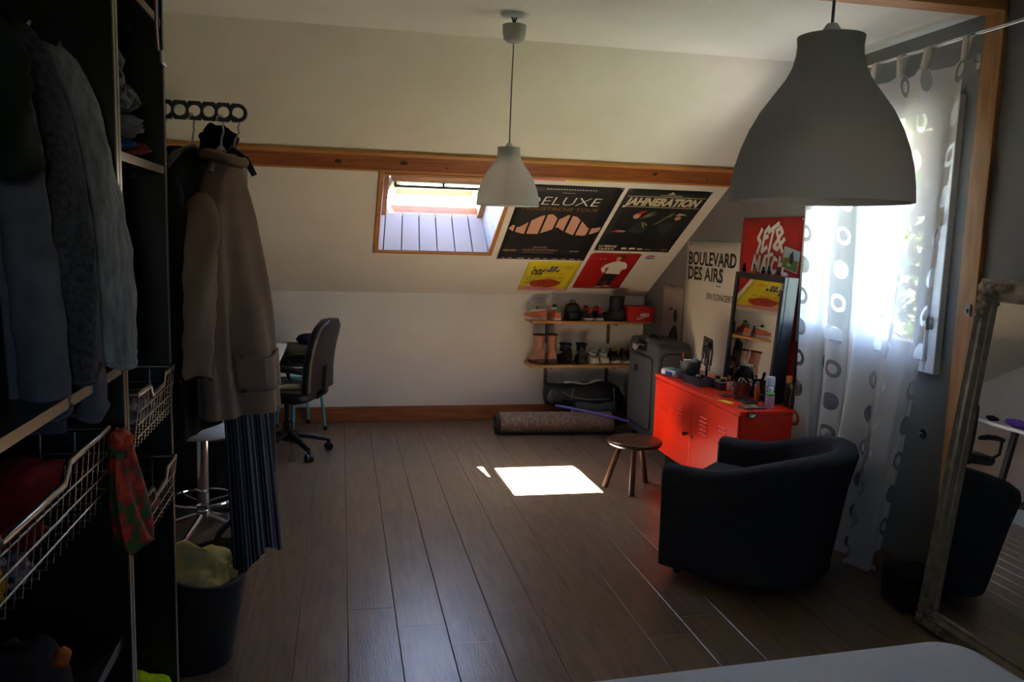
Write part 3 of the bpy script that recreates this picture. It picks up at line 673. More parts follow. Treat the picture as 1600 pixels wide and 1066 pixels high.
t, W, H = wall_poster('concert_poster', 'small grey portrait poster left of the white concert poster', 6.14, 5.745, .62, 1.168, paper('mauvegrey', (160, 146, 140)))
lettering('lettering', 'SEPTEMBRE', .105, paper('palegrey', (182, 170, 162)), t, (.02, .43, .004), .34)
pr(t, 'figure_print', INK['dark'], [ell(.275, .318, .035, .05), [(.13, 0), (.14, .12), (.2, .20), (.25, .24), (.30, .24), (.335, .19), (.35, .0)]], .004)
pr(t, 'shirt_print', paper('plum', (120, 84, 84)), [[(.225, 0), (.24, .19), (.27, .17), (.30, 0)]], .0045); pr(t, 'small_rule', INK['dark'], [R_(.15, .22, .355, .375), R_(.16, .23, .53, .536)], .004)
t, W, H = wall_poster('concert_poster', 'red poster with white hand drawn SET and MATCH lettering', 4.872, 4.155, .64, 1.66, INK['red'], off=.002)
def stroke(t, paths, wd, ink, name='brush_lettering', z=.0045):
    m = MB()
    for p in paths:
        for a, b in zip(p, p[1:]):
            d = Vector((b[0]-a[0], b[1]-a[1])); L = d.length; d /= L; n_ = Vector((-d.y, d.x))*wd/2; e = d*wd*.25; a2 = Vector(a)-e; b2 = Vector(b)+e
            m.poly([a2-n_, b2-n_, b2+n_, a2+n_], z); z += .00002
    m.build(name, ink, t)['kind'] = 'stuff'
Y0 = .64
S_ = [[(.26, 1.59-Y0), (.215, 1.535-Y0), (.25, 1.515-Y0), (.215, 1.445-Y0)]]
E_ = [[(.345, 1.605-Y0), (.30, 1.575-Y0), (.27, 1.455-Y0), (.33, 1.485-Y0)], [(.285, 1.535-Y0), (.335, 1.55-Y0)]]
T_ = [[(.34, 1.575-Y0), (.455, 1.625-Y0)], [(.40, 1.60-Y0), (.355, 1.455-Y0)]]
A_ = [[(.51, 1.462-Y0), (.43, 1.58-Y0), (.475, 1.60-Y0), (.50, 1.575-Y0), (.41, 1.49-Y0), (.45, 1.475-Y0), (.525, 1.535-Y0)]]
stroke(t, S_+E_+T_+A_, .026, INK['white'])
M_ = [[(.165, 1.34-Y0), (.19, 1.43-Y0), (.215, 1.36-Y0), (.255, 1.43-Y0), (.24, 1.34-Y0)]]
AT = [[(.27, 1.335-Y0), (.315, 1.43-Y0), (.325, 1.335-Y0)], [(.285, 1.37-Y0), (.33, 1.375-Y0)], [(.325, 1.43-Y0), (.405, 1.445-Y0)], [(.365, 1.435-Y0), (.35, 1.335-Y0)]]
CH = [[(.455, 1.41-Y0), (.425, 1.425-Y0), (.395, 1.37-Y0), (.42, 1.335-Y0), (.455, 1.35-Y0)], [(.49, 1.43-Y0), (.475, 1.335-Y0)], [(.48, 1.385-Y0), (.53, 1.39-Y0)], [(.54, 1.43-Y0), (.525, 1.335-Y0)]]
stroke(t, M_+AT+CH, .022, INK['white']); pins(t, W, H)
ph = T('photo_print', 'small garden photograph pinned on the red poster', 'photo', mw=axes((XR-.0085, 4.358, 1.372), (0, -.985, -.17), (0, -.17, .985), (-1, 0, 0)))
W, H = .175, .125
MB().b(0, W, 0, H, 0, .0006).build('sheet', INK['white'], ph)
pr(ph, 'sky_print', INK['sky'], [R_(.004, W-.004, .06, H-.004)], .0012); pr(ph, 'grass_print', INK['green'], [R_(.004, W-.004, .004, .06)], .0012)
pr(ph, 'field_print', INK['gold'], [R_(.03, W-.004, .045, .068)], .0015); pr(ph, 'figure_print', INK['dark'], [[(.07, .07), (.075, .095), (.09, .10), (.10, .12), (.11, .095), (.12, .07), (.105, .03), (.085, .04)]], .0018); pr(ph, 'table_print', INK['silver'], [R_(.055, .10, .025, .04)], .0019)

# ------------------------------------------------------------------ shoe shelves on the knee wall
M_shelf = wood('beech_shelf', (196, 146, 84), (172, 122, 64), 0, .5)
for z, lb in ((.845, 'upper light wooden wall shelf holding shoes and a red box'), (.49, 'lower light wooden wall shelf holding boots and sneakers')):
    t = T('wall_shelf', lb, 'shelf', (1.475, YB, z), 0, 'shoe shelves on the knee wall')
    MB().b(0, 1.02, -.255, -.004, -.022, 0).build('board', M_shelf, t, bevel=.003)
    for x in (.185, .715):
        MB().b(x-.012, x+.012, -.022, -.0, -.21, -.022).b(x-.006, x+.006, -.22, -.0, -.04, -.022).build('bracket', M_gmetal, t, bevel=.002)
# shoe builder: toe towards +y, origin at heel
def shoe(name, label, loc, rz, L=.27, Wd=.098, upper=None, sole=None, lace=None, collar=None, hh=.085, kind='low', shaft=0, heel=0, group=None, tab=None, cat='shoe'):
    t = T(name, label, cat, loc, rz, group)
    def outline(f):  # half width along the length
        return Wd/2*(.72+.28*sin(min(1, f/.25)*PI/2)-.14*math.exp(-((f-.42)/.16)**2)) if f < .7 else Wd/2*math.sqrt(max(.02, 1-((f-.7)/.31)**2))
    N = 14; so = []
    sh = .024 if sole else .012
    rise = lambda f: heel*max(0, 1-f/.55)**1.3
    rings = []
    for i in range(N+1):
        f = i/N; wv = outline(f); y = f*L; zz = rise(f)+ (.012*max(0, (f-.75)/.25)**2)
        rings.append([(-wv, y, zz), (-wv*.98, y, zz+sh), (wv*.98, y, zz+sh), (wv, y, zz)])
    MB().loft(rings).build('sole', sole or upper, t, bevel=.004, smooth=50)
    if heel: MB().loft([[(-.018, .008, 0), (.018, .008, 0), (.018, .05, 0), (-.018, .05, 0)], [(-.03, .0, heel), (.03, .0, heel), (.03, .07, heel*.9), (-.03, .07, heel*.9)]]).build('heel', sole or upper, t, bevel=.003)
    rings = []
    for i in range(N+1):
        f = i/N; wv = outline(f)*.96; y = f*(L-.006)+.003; z0 = rise(f)+sh-.004+(.012*max(0, (f-.75)/.25)**2)
        top = hh if f < .35 else hh*(1-.62*((f-.35)/.65)**.9) if f < .97 else hh*.22
        top = max(top, .018)
        rr = []
        for k in range(9):
            a = PI*k/8; c_, s_ = cos(a), sin(a)
            rr.append((-wv*math.copysign(abs(c_)**.6, c_)*(1-.28*s_*(f < .5)), y, z0+top*s_**.7))
        rings.append(rr)
    up_ = MB().loft(rings).build('upper', upper, t, smooth=60)
    zc = rise(.15)+sh+hh
    if kind == 'low':
        MB().tube([(Wd*.26*cos(a), .075+.058*sin(a), zc-.006+.008*(-sin(a))) for a in [2*PI*k/16 for k in range(16)]], .009, 8, closed=True).build('collar', collar or upper, t, smooth=1)
        MB().lathe([(.0, 0), (.028, 0)], 14, (0, .075, zc+.0005)).build('lining', M_blk, t)  # flat black disc stands in for the shaded shoe opening
        if lace:
            m = MB()
            for k in range(5):
                y = L*(.44+.07*k); zl = rise(y/L)+sh+hh*(1-.62*((y/L-.35)/.65)**.9)-.004; m.tube([(-.022, y, zl-.006), (0, y+.004, zl+.004), (.022, y, zl-.006)], .003, 6)
            m.build('laces', lace, t, smooth=1)
            MB().box((0, L*.40, zc+.004), (.036, .012, .045), Matrix.Rotation(-.5, 3, 'X')).build('tongue', tab or upper, t, bevel=.004)
        if tab: MB().box((0, .001, zc-.012), (.026, .008, .04)).build('heel_tab', tab, t, bevel=.003)
    else:
        rings = []
        for k in range(9):
            f = k/8; z = rise(.1)+sh+hh*.55+f*shaft
            rings.append(ring(0, .075-.008*f, .036+.008*abs(f-.35)+(.004 if f > .9 else 0), .054+.014*abs(f-.35), z, 18))
        MB().loft(rings).build('shaft', upper, t, smooth=60)
        MB().tube([(p[0]*1.02, p[1], p[2]) for p in rings[-1]], .004, 6, closed=True).build('cuff', collar or upper, t, smooth=1)
        MB().lathe([(.0, 0), (.034, 0)], 14, (0, .067, z+.0008)).build('lining', M_blk, t)  # black disc in place of the shaded hollow of the shaft
    return t
cl = lambda n, c, r=.75: mat('shoe_'+n, c, r, 0, tuple(int(v*.9) for v in c), 40)
Wh = cl('white', (214, 206, 190)); Bk = cl('black', (24, 23, 24), .6); Co = cl('coral', (206, 112, 84)); Gn = cl('teal', (40, 120, 90)); Rd = cl('red', (170, 36, 40)); Pk = cl('beige_suede', (188, 132, 104)); Gy = cl('grey', (70, 68, 66)); Or = cl('amber', (196, 120, 30)); Br = cl('brown', (92, 60, 44))
zu, zl = .8455, .4905
shoe('sneaker', 'coral sneaker lying sideways at the left end of the upper shelf', (1.615, 6.36, zu), rad(68), .19, .085, Co, Wh, Wh, Wh, .06, group='sneakers on the shelves', tab=Gn)
shoe('sneaker', 'coral sneaker with green heel tab next to the black rucksack', (1.69, 6.31, zu), rad(4), .22, .085, Co, Wh, Gn, Wh, .075, group='sneakers on the shelves', tab=Gn)
shoe('sneaker', 'black and red sneaker with white sole right of the rucksack', (1.955, 6.31, zu), rad(6), .22, .085, Bk, Wh, Rd, Rd, .07, group='sneakers on the shelves', tab=Rd)
shoe('sneaker', 'black and red sneaker with white sole left of the tall boot', (2.042, 6.31, zu), rad(2), .22, .085, Bk, Wh, Rd, Rd, .07, group='sneakers on the shelves', tab=Rd)
shoe('ankle_boot', 'tall black ankle boot beside the red shoebox', (2.262, 6.345, zu), rad(64), .20, .10, Bk, Bk, None, Bk, .08, 'boot', .125, group='boots on the shelves')
shoe('tall_boot', 'beige suede boot at the left end of the lower shelf', (1.565, 6.30, zl), rad(8), .235, .088, Pk, Br, None, Br, .08, 'boot', .15, .025, group='boots on the shelves')
shoe('tall_boot', 'beige suede boot, right one of the beige pair', (1.66, 6.305, zl), rad(-4), .235, .088, Pk, Br, None, Br, .08, 'boot', .15, .025, group='boots on the shelves')
shoe('heeled_boot', 'black heeled ankle boot with flared cuff, left one of the pair', (1.80, 6.32, zl), rad(14), .215, .084, Bk, Bk, None, Bk, .07, 'boot', .06, .05, group='boots on the shelves')
shoe('heeled_boot', 'black heeled ankle boot with flared cuff, right one of the pair', (1.905, 6.315, zl), rad(-8), .215, .084, Bk, Bk, None, Bk, .07, 'boot', .06, .05, group='boots on the shelves')
shoe('sneaker', 'white canvas sneaker toe forward, left one of the pair', (2.025, 6.52, zl), rad(180), .22, .085, Wh, Wh, Wh, Wh, .065, group='sneakers on the shelves')
shoe('sneaker', 'white canvas sneaker toe forward, right one of the pair', (2.116, 6.52, zl), rad(179), .22, .085, Wh, Wh, Wh, Wh, .065, group='sneakers on the shelves')
shoe('sneaker', 'dark grey sneaker with amber tongue, left one of the pair', (2.214, 6.515, zl), rad(178), .215, .088, Gy, Wh, Bk, Bk, .075, group='sneakers on the shelves', tab=Or)
shoe('sneaker', 'dark grey sneaker with amber tongue, right one of the pair', (2.308, 6.515, zl), rad(181), .215, .088, Gy, Wh, Bk, Bk, .075, group='sneakers on the shelves', tab=Or)
shoe('sandal', 'flat black shoe at the right end of the lower shelf', (2.405, 6.52, zl), rad(180), .22, .08, Bk, Bk, None, Bk, .03, group='sneakers on the shelves')
# rucksack
t = T('mini_rucksack', 'small black rounded rucksack between the sneakers', 'bag', (1.835, 6.40, zu))
rings = [ring(0, 0, .066*f, .05*f, z, 24, 2.6) for f, z in ((.9, 0), (1, .012), (1.02, .05), (1.0, .085), (.86, .115), (.6, .132), (.2, .14))]
MB().loft(rings).build('body', cl('leather', (22, 21, 22), .4), t, smooth=60)
MB().loft([ring(0, -.046, .045*f, .016*f, z, 18, 2.6) for f, z in ((.9, .006), (1, .012), (1, .06), (.8, .072), (.3, .075))]).build('front_pocket', MATS['shoe_leather'], t, smooth=60)
MB().tube([(-.02, 0, .135), (-.012, 0, .158), (.012, 0, .158), (.02, 0, .135)], .005, 8).build('handle', MATS['shoe_leather'], t, smooth=1)
MB().tube([(.055*cos(a), -.052*abs(sin(a))**.4*.9, .09+.03*sin(a)) for a in [PI*k/12 for k in range(13)]], .003, 6).build('zip', M_gmetal, t, smooth=1)
# red shoebox
t = T('shoe_box', 'red cardboard shoebox with white swoosh on the upper shelf', 'box', (2.385, 6.40, zu))
MB().b(-.112, .112, -.10, .10, 0, .085).build('box', INK['nike'], t, bevel=.002)
lid = MB().b(-.115, .115, -.103, .103, .078, .118).build('lid', INK['nike'], t, bevel=.002)
MB().prism([(-.014+.014*cos(a)+.014, .104-.008*abs(sin(a))) for a in [PI*k/8 for k in range(9)]], -.1034, -.1031, lambda x, y, z: (x, z, y)).build('finger_hole', M_blk, t)
mx_ = Matrix.Translation((-.03, -.1005, .03)) @ Matrix.Rotation(PI/2, 4, 'X')
me = text_mesh('NIKE', .034, bold=.003, shear=.35); me.transform(Matrix.Translation((-.012, -.1042, .042)) @ Matrix.Rotation(PI/2, 4, 'X')); me.materials.append(INK['white']); o = bpy.data.objects.new('lettering', me); C.objects.link(o); o.parent = t
swp = [(-.035, .030), (-.03, .018), (-.018, .014), (.0, .019), (.055, .043), (.0, .028), (-.016, .025), (-.026, .028), (-.03, .038)]
MB().poly(swp, 0, lambda x, y, z: (x-.002, -.1004, y)).build('swoosh', INK['white'], t)

# ------------------------------------------------------------------ floor things by the knee wall
M_rug = mat('jute_rug', (142, 119, 102), .95, 0, (96, 78, 66), 70, stretch=(1, .5, .5), bump=.8, bscale=120)
t = T('rolled_rug', 'rolled brown woven rug on the floor by the knee wall', 'rug', (1.19, 6.06, 0), rad(-3))
R0 = .084
spin = lambda r, a: (r*cos(a)*1.0, r*sin(a)*.98)
rings = []
for xx in (0, .004, .45, .88, .884):
    rings.append([(xx, (R0 if 0.002 < xx < .882 else R0-.006)*1.25*cos(2*PI*j/28), R0*.98+(R0 if .002 < xx < .882 else R0-.006)*.98*sin(2*PI*j/28)) for j in range(28)])
MB().loft(rings).build('roll', M_rug, t, smooth=50)
sp_ = MB()
pts = [(-.022, 1.2*(.014+.0058*a/1.0*.6)*cos(a), R0*.98+.96*(.014+.0058*a*.6)*sin(a)) for a in [k*.35 for k in range(54)]]
sp_.tube(pts, [.0135+.004*sin(k*2.1) for k in range(54)], 7).build('pile_edge', mat('rug_pile', (64, 50, 42), 1, 0, (44, 34, 28), 60, bump=.5), t, smooth=60)
t = T('floor_board', 'flat brown board lying under the mesh bag', 'board', (1.62, 6.24, 0))
MB().b(0, .62, 0, .26, 0, .035).build('board', wood('dark_board', (72, 46, 30), (52, 32, 22), 0, .5), t, bevel=.003)
o = MB().b(1.735, 1.80, 6.245, 6.33, .0355, .085).build('small_box', INK['silver'], bevel=.002); tag(o, 'small pale box half under the mesh bag', 'box')
bag = T('mesh_bag', 'black mesh carrier bag with grey windows under the shelves', 'bag', (1.60, 6.33, .036))
M_nyl = mat('black_nylon', (24, 25, 27), .55, 0, (18, 18, 20), 30); M_mesh = mat('grey_mesh', (104, 110, 112), .7, 0, (78, 84, 88), 260); M_pale = mat('pale_fabric', (206, 202, 190), .85)
rings = []
for x, a, b_, z in ((0.0, .03, .04, .22), (.01, .07, .075, .22), (.05, .09, .088, .215), (.14, .10, .10, .19), (.25, .115, .125, .175), (.42, .12, .14, .17), (.56, .115, .14, .165), (.63, .10, .11, .15), (.67, .05, .05, .14)):
    rings.append([(x, a*math.copysign(abs(cos(q))**.8, cos(q)), max(.055, z+b_*math.copysign(abs(sin(q))**.8, sin(q))-.01*sin(x*60+q*3))) for q in [2*PI*j/24 for j in range(24)]])
MB().loft(rings).build('body', M_nyl, bag, smooth=60)
MB().loft([ring(0, 0, .055, .06, 0, 20), ring(0, 0, .06, .065, .006, 20), ring(0, 0, .05, .055, .012, 20)]).build('end_window', M_mesh, bag, smooth=60, xf=Matrix.Translation((.055, -.088, .215)) @ Matrix.Rotation(PI/2+.25, 4, 'X') @ Matrix.Rotation(.3, 4, 'Y'))
MB().grid(lambda u, v: (.22+.36*u, -.116-.006*sin(PI*v)-.004*sin(PI*u), .07+.09*v+.01*sin(u*9)), 8, 5).build('side_window', M_mesh, bag, smooth=60, solid=.002)
MB().grid(lambda u, v: (.20+.14*u, -.118-.003*sin(PI*v), .055+.05*v-.01*u), 4, 4).build('pale_patch', M_pale, bag, smooth=60, solid=.002)
MB().grid(lambda u, v: (.16+.32*u, -.05+.07*v-.01, .300+.012*sin(u*7+1)+.022*u), 10, 4).build('pale_lining', M_pale, bag, smooth=60, solid=.003)
for pth in ([(.12, -.10, .25), (.20, -.118, .21), (.36, -.125, .185), (.52, -.12, .19)], [(.20, -.118, .21), (.22, -.11, .28)], [(.55, -.115, .28), (.56, -.12, .19), (.55, -.12, .10)]): MB().tube(pth, .006, 8).build('piping', M_mesh, bag, smooth=1)
for pth in ([(.13, -.10, .20), (.19, -.125, .10), (.26, -.135, .035), (.40, -.135, .025), (.46, -.125, .10)], [(.22, -.122, .16), (.27, -.13, .05)], [(.36, -.13, .11), (.44, -.14, .04), (.5, -.13, .1)]): MB().tube(pth, .008, 8).build('strap', M_nyl, bag, smooth=1)
tag(MB().tube([(1.66, 6.17, .185), (1.75, 6.10, .182), (1.86, 6.02, .172), (1.97, 5.95, .158), (2.08, 5.90, .14), (2.165, 5.87, .12)], .010, 10).build('plastic_hoop', mat('lilac_plastic', (112, 98, 190), .4), smooth=60), 'lilac plastic hoop tube lying over the rolled rug', 'hoop')
# suitcase
t = T('suitcase', 'dark grey fabric suitcase standing in the corner', 'suitcase', (2.335, 5.745, 0))
M_case = mat('grey_case', (84, 86, 86), .85, 0, (72, 74, 74), 60, bump=.3, bscale=400)
def xzblock(x0, x1, y0, y1, z0, z1, r):
    pts = [(p[0], p[1]) for p in rrect(y0, y1, z0, z1, r, 0)]
    e = .02
    def ins(k): return [(p[0], p[1]) for p in rrect(y0+k, y1-k, z0+k, z1-k, max(.01, r-k*.5), 0)]
    rings = [[(x, p[0], p[1]) for p in ins(k)] for x, k in ((x0, e), (x0+.006, e*.35), (x0+e, 0), (x1-e, 0), (x1-.006, e*.35), (x1, e))]
    return MB().loft(rings)
xzblock(-.135, .13, -.29, .29, .05, .775, .06).build('shell', M_case, t, smooth=50)
xzblock(-.155, -.13, -.23, .23, .12, .66, .05).build('front_pocket', M_case, t, smooth=50)
MB().tube([(-.138, -.05+.0, .735), (-.165, -.04, .745), (-.165, .04, .745), (-.138, .05, .735)], .009, 8).tube([(-.04, -.08, .775), (-.04, -.07, .80), (-.04, .07, .80), (-.04, .08, .775)], .01, 8).build('handle', M_blk, t, smooth=1)
MB().b(-.14, -.128, -.09, .09, .69, .765).build('handle_recess', M_blk, t, bevel=.01)
MB().b(-.162, -.154, .03, .085, .53, .58).build('badge', M_blk, t, bevel=.003)
pth = [(p[0], -.292, p[1]) for p in [(q[0], q[1]) for q in rrect(-.10, .10, .10, .70, .05, 0)]]
MB().tube(pth, .005, 6, closed=True).build('zip', M_blk, t, smooth=1)
MB().tube([(-.165, -.02, .742), (-.19, -.03, .72), (-.185, .03, .69)], .006, 6).b(-.195, -.18, .0, .05, .70, .735).build('luggage_tag', INK['silver'], t)
for y in (-.22, .22):
    for x in (-.09, .09): MB().tube([(x-.012, y, .026), (x+.012, y, .026)], .026, 14).b(x-.016, x+.016, y-.012, y+.012, .026, .06).build('wheel', M_blk, t, smooth=40)
# three-legged stool
t = T('wooden_stool', 'small dark three legged wooden stool beside the sunlit patch', 'stool', (1.745, 4.61, 0))
M_dw = wood('dark_walnut', (74, 46, 28), (46, 28, 18), 0, .28); M_dwz = wood('dark_walnut_leg', (92, 62, 40), (60, 38, 24), 2, .3)
MB().lathe([(.02, .268), (.13, .268), (.155, .275), (.165, .288), (.166, .297), (.158, .306), (.135, .308), (.0, .308)], 40).build('seat', M_dw, t, smooth=50)
for a in (rad(165), rad(248), rad(42)):
    MB().tube([(.085*cos(a), .085*sin(a), .275), (.17*cos(a), .17*sin(a), 0)], [.016, .0175], 14).build('leg', M_dwz, t, smooth=50)

# ------------------------------------------------------------------ dressing mirror and things on the red cabinet
CT = .632
LM = rad(3.7)
mirM = Matrix.Translation((2.318, 4.38, CT)) @ Matrix.Rotation(rad(-4.3), 4, 'Z') @ Matrix.Rotation(LM, 4, 'Y')
mr_ = T('dressing_mirror', 'black deep framed mirror standing on the red cabinet', 'mirror', mw=mirM)
MB().b(.0, .018, -.335, -.300, 0, .70).b(.0, .018, .300, .335, 0, .70).b(.0, .018, -.300, .300, 0, .035).b(.0, .018, -.300, .300, .665, .70).build('frame', M_blk, mr_, bevel=.003)
MB().b(.018, .082, -.335, .335, 0, .70).build('case', M_blk, mr_, bevel=.004)
MB().b(.008, .017, -.302, .302, .033, .667).build('glass', M_mirror, mr_)
MB().b(-.0015, .0005, -.327, -.311, .625, .665).build('sticker', INK['silver'], mr_)
def bottle(name, label, loc, prof, m, cap=None, capprof=None, cat='bottle', group='toiletries on the red cabinet', n=18, extra=None):
    t = T(name, label, cat, loc, 0, group)
    MB().lathe(prof, n).build('body', m, t, smooth=50)
    if cap: MB().lathe(capprof, n).build('cap', cap, t, smooth=50)
    if extra: MB().lathe(extra[1], n).build('band', extra[0], t, smooth=50)
    return t
pl = lambda n, c, r=.35: mat('plastic_'+n, c, r, 0, tuple(int(v*.95) for v in c), 10)
# small bottles along the top of the mirror
zt = CT+.70*cos(LM)+.0005+.082*-sin(LM)*.5+.003
xt = 2.318+.70*sin(LM)+.045
for y, h, r, c, cc, lb in ((4.645, .052, .013, (20, 20, 24), (20, 20, 22), 'tall black bottle at the far end of the mirror top'), (4.52, .050, .011, (150, 116, 60), (40, 34, 30), 'amber bottle on the mirror top next to the black one'), (4.41, .040, .012, (30, 28, 34), (20, 20, 22), 'short dark bottle in the middle of the mirror top'), (4.345, .046, .011, (40, 30, 60), (24, 22, 24), 'violet black bottle on the mirror top'), (4.245, .046, .011, (26, 24, 26), (18, 18, 20), 'slim black bottle on the mirror top under the photograph'), (4.17, .018, .018, (190, 170, 176), (200, 190, 190), 'low pale jar at the near end of the mirror top')):
    bottle('small_bottle', lb, (xt, y, zt), [(r*.9, 0), (r, .003), (r, h*.5), (r*.5, h*.55)], pl('b%d' % int(y*1000), c), pl('c%d' % int(y*1000), cc), [(r*.62, h*.53), (r*.6, h), (r*.3, h+.001)], group='bottles along the mirror top')
# tissue packet
t = T('tissue_packet', 'white and blue tissue packet on the far end of the cabinet', 'packet', (2.115, 4.955, CT+.001), rad(15))
soft_block(-.045, .045, -.075, .075, 0, .048, .012, .016, 4).build('wrapper', pl('wrap', (214, 220, 222), .3), t, smooth=60)
MB().b(-.04, .04, -.07, .0, .0482, .0488).build('flap', pl('teal', (60, 140, 150)), t); MB().b(-.0462, -.0452, -.05, .02, .01, .035).build('printed_swirl', pl('blue', (60, 90, 150)), t)
# grey planter pot with bottles
t = T('grey_pot', 'grey ribbed pot holding brushes and a small bottle', 'pot', (2.185, 4.845, CT), 0)
M_pot = pl('darkgrey', (70, 72, 74), .6)
MB().lathe([(.048, 0), (.05, .004), (.054, .035), (.057, .036), (.06, .075), (.063, .076), (.066, .115), (.068, .118), (.063, .118), (.055, .06), (.046, .008)], 30).build('pot', M_pot, t, smooth=50)
MB().tube([(-.02, .02, .02), (-.04, .035, .165)], .007, 8).build('orange_brush', pl('orange', (200, 96, 40)), t, smooth=1)
MB().lathe([(.017, .05), (.017, .135), (.008, .142), (.010, .143), (.010, .165)], 14, (.02, -.02, 0)).build('white_bottle', pl('white', (205, 210, 214)), t, smooth=1)
MB().b(-.045, .0, -.03, .01, .05, .128).build('white_card', INK['white'], t)
# open trays
def tray(name, label, loc, rz, lx, ly, h, m):
    t = T(name, label, 'tray', loc, rz)
    w_ = .004
    MB().b(-lx/2, lx/2, -ly/2, ly/2, 0, .004).build('base', m, t)
    for a in ((-lx/2, -lx/2+w_, -ly/2, ly/2), (lx/2-w_, lx/2, -ly/2, ly/2), (-lx/2+w_, lx/2-w_, -ly/2, -ly/2+w_), (-lx/2+w_, lx/2-w_, ly/2-w_, ly/2)): MB().b(*a, .004, h).build('side', m, t, bevel=.001)
    return t
tr1 = tray('makeup_tray', 'dark grey rectangular tray full of cosmetics', (2.165, 4.665, CT), rad(4), .11, .21, .05, pl('slate', (60, 63, 68), .6))
tr2 = tray('makeup_tray', 'brown black tray of jars before the mirror', (2.245, 4.515, CT), rad(2), .09, .13, .045, pl('brownblack', (44, 34, 32), .6))
rnd = random.Random(12)
for k, (x, y, h, r, c, lb) in enumerate(((2.14, 4.72, .05, .012, (60, 140, 130), 'teal tube standing in the dark grey tray'), (2.19, 4.735, .06, .014, (190, 180, 160), 'cream pot standing in the dark grey tray'), (2.155, 4.665, .045, .014, (40, 40, 44), 'black jar standing in the dark grey tray'), (2.19, 4.655, .05, .012, (120, 84, 60), 'brown bottle standing in the dark grey tray'), (2.145, 4.605, .05, .013, (150, 150, 150), 'grey tube standing in the dark grey tray'), (2.19, 4.595, .055, .012, (90, 96, 104), 'slate bottle standing in the dark grey tray'))):
    bottle('cosmetic_bottle', lb, (x, y, CT+.0045), [(r*.95, 0), (r, .003), (r, h*.7), (r*.5, h*.74)], pl('cos%d' % k, c), pl('cosc%d' % k, (30, 30, 32)), [(r*.6, h*.72), (r*.58, h), (r*.2, h+.001)], group='cosmetics in the trays')
for k, (x, y, h, r, c, lb) in enumerate(((2.235, 4.555, .065, .015, (216, 206, 186), 'cream jar in the brown tray, farthest'), (2.255, 4.517, .062, .017, (214, 196, 150), 'beige jar in the brown tray, middle'), (2.232, 4.477, .058, .015, (226, 226, 224), 'white striped jar in the brown tray, nearest'))):
    bottle('cream_jar', lb, (x, y, CT+.0045), [(r*.95, 0), (r, .003), (r, h*.75)], pl('jar%d' % k, c), pl('jarc%d' % k, ((30, 30, 32), (220, 200, 150), (28, 40, 50))[k]), [(r*1.04, h*.76), (r*1.04, h), (r*.6, h+.002)], group='cosmetics in the trays')
# jewellery stand
t = T('jewellery_stand', 'dark jewellery stand hung with necklaces left of the mirror', 'stand', (2.27, 4.79, CT))
MB().lathe([(.04, 0), (.04, .008), (.008, .014), (.007, .27)], 16).build('pole', M_blk, t, smooth=40)
MB().tube([(0, -.05, .265), (0, .06, .275)], .005, 8).tube([(-.03, 0, .22), (.03, 0, .225)], .004, 8).build('cross_arm', M_blk, t, smooth=1)
for k, (y, z0, l, m_) in enumerate(((-.045, .262, .16, M_blk), (-.025, .264, .20, pl('goldchain', (150, 116, 60))), (.03, .272, .14, M_blk), (.05, .274, .18, pl('bead', (110, 90, 70))), (.015, .27, .11, M_metal))):
    MB().tube([(0.006, y, z0), (.010, y-.006, z0-l*.5), (.006, y, z0-l), (-.006, y+.01, z0-l*.95), (-.008, y+.006, z0-l*.5), (-.004, y+.002, z0)], .004, 6).build('necklace', m_, t, smooth=1)
MB().box((-.012, .0, .19), (.006, .035, .035), Matrix.Rotation(.8, 3, 'X')).build('pendant', pl('navy', (30, 40, 70)), t, bevel=.003)
MB().box((-.012, -.015, .12), (.01, .05, .055)).build('pouch', pl('taupe', (110, 96, 84), .8), t, bevel=.006)
MB().blob((0, -.02, .225), (.018, .016, .03), .2, 2, 3).build('charm', M_blk, t, smooth=60)
# pink jar, metal tin, brush
bottle('pink_jar', 'small pink glass jar with steel lid beside the tin', (2.275, 4.40, CT), [(.016, 0), (.02, .006), (.02, .026), (.015, .032)], pl('pinkglass', (206, 130, 136), .15), M_chrome, [(.016, .031), (.016, .04), (.012, .042)])
bottle('pink_box_jar', 'round pink pot behind the small pink jar', (2.262, 4.445, CT), [(.018, 0), (.02, .004), (.02, .05), (.016, .054)], pl('palepink', (214, 160, 168), .4))
t = T('metal_tin', 'steel tin full of hair clips in front of the mirror', 'tin', (2.255, 4.285, CT))
MB().lathe([(.046, 0), (.048, .003), (.048, .082), (.05, .084), (.047, .085), (.046, .01), (.0, .008)], 30).build('tin', mat('worn_tin', (132, 118, 108), .35, .7, (100, 88, 80), 30), t, smooth=50)
rnd = random.Random(3)
for k in range(8):
    a = rnd.uniform(0, 6.28); r_ = .03*math.sqrt(rnd.random()); MB().tube([(r_*cos(a)-.012, r_*sin(a), .075+rnd.uniform(0, .012)), (r_*cos(a), r_*sin(a)+.008, .092+rnd.uniform(0, .015)), (r_*cos(a)+.014, r_*sin(a)-.004, .08+rnd.uniform(0, .015))], .0045, 6).build('hair_clip', M_blk if k % 3 else M_chrome, t, smooth=1)
o = MB().tube([(2.292, 4.222, CT+.006), (2.296, 4.228, CT+.10), (2.285, 4.240, CT+.15)], [.006, .008, .009], 10).build('hair_brush_handle', M_blk, smooth=50); tag(o, 'dark brush handle standing behind the tin', 'brush')
bottle('orange_bottle', 'tall orange spray bottle beside the tin', (2.272, 4.135, CT), [(.015, 0), (.017, .004), (.017, .06), (.013, .075), (.009, .085)], pl('amberbottle', (206, 104, 36), .2), pl('amberpump', (160, 110, 80)), [(.010, .084), (.010, .105), (.007, .112), (.004, .113)])
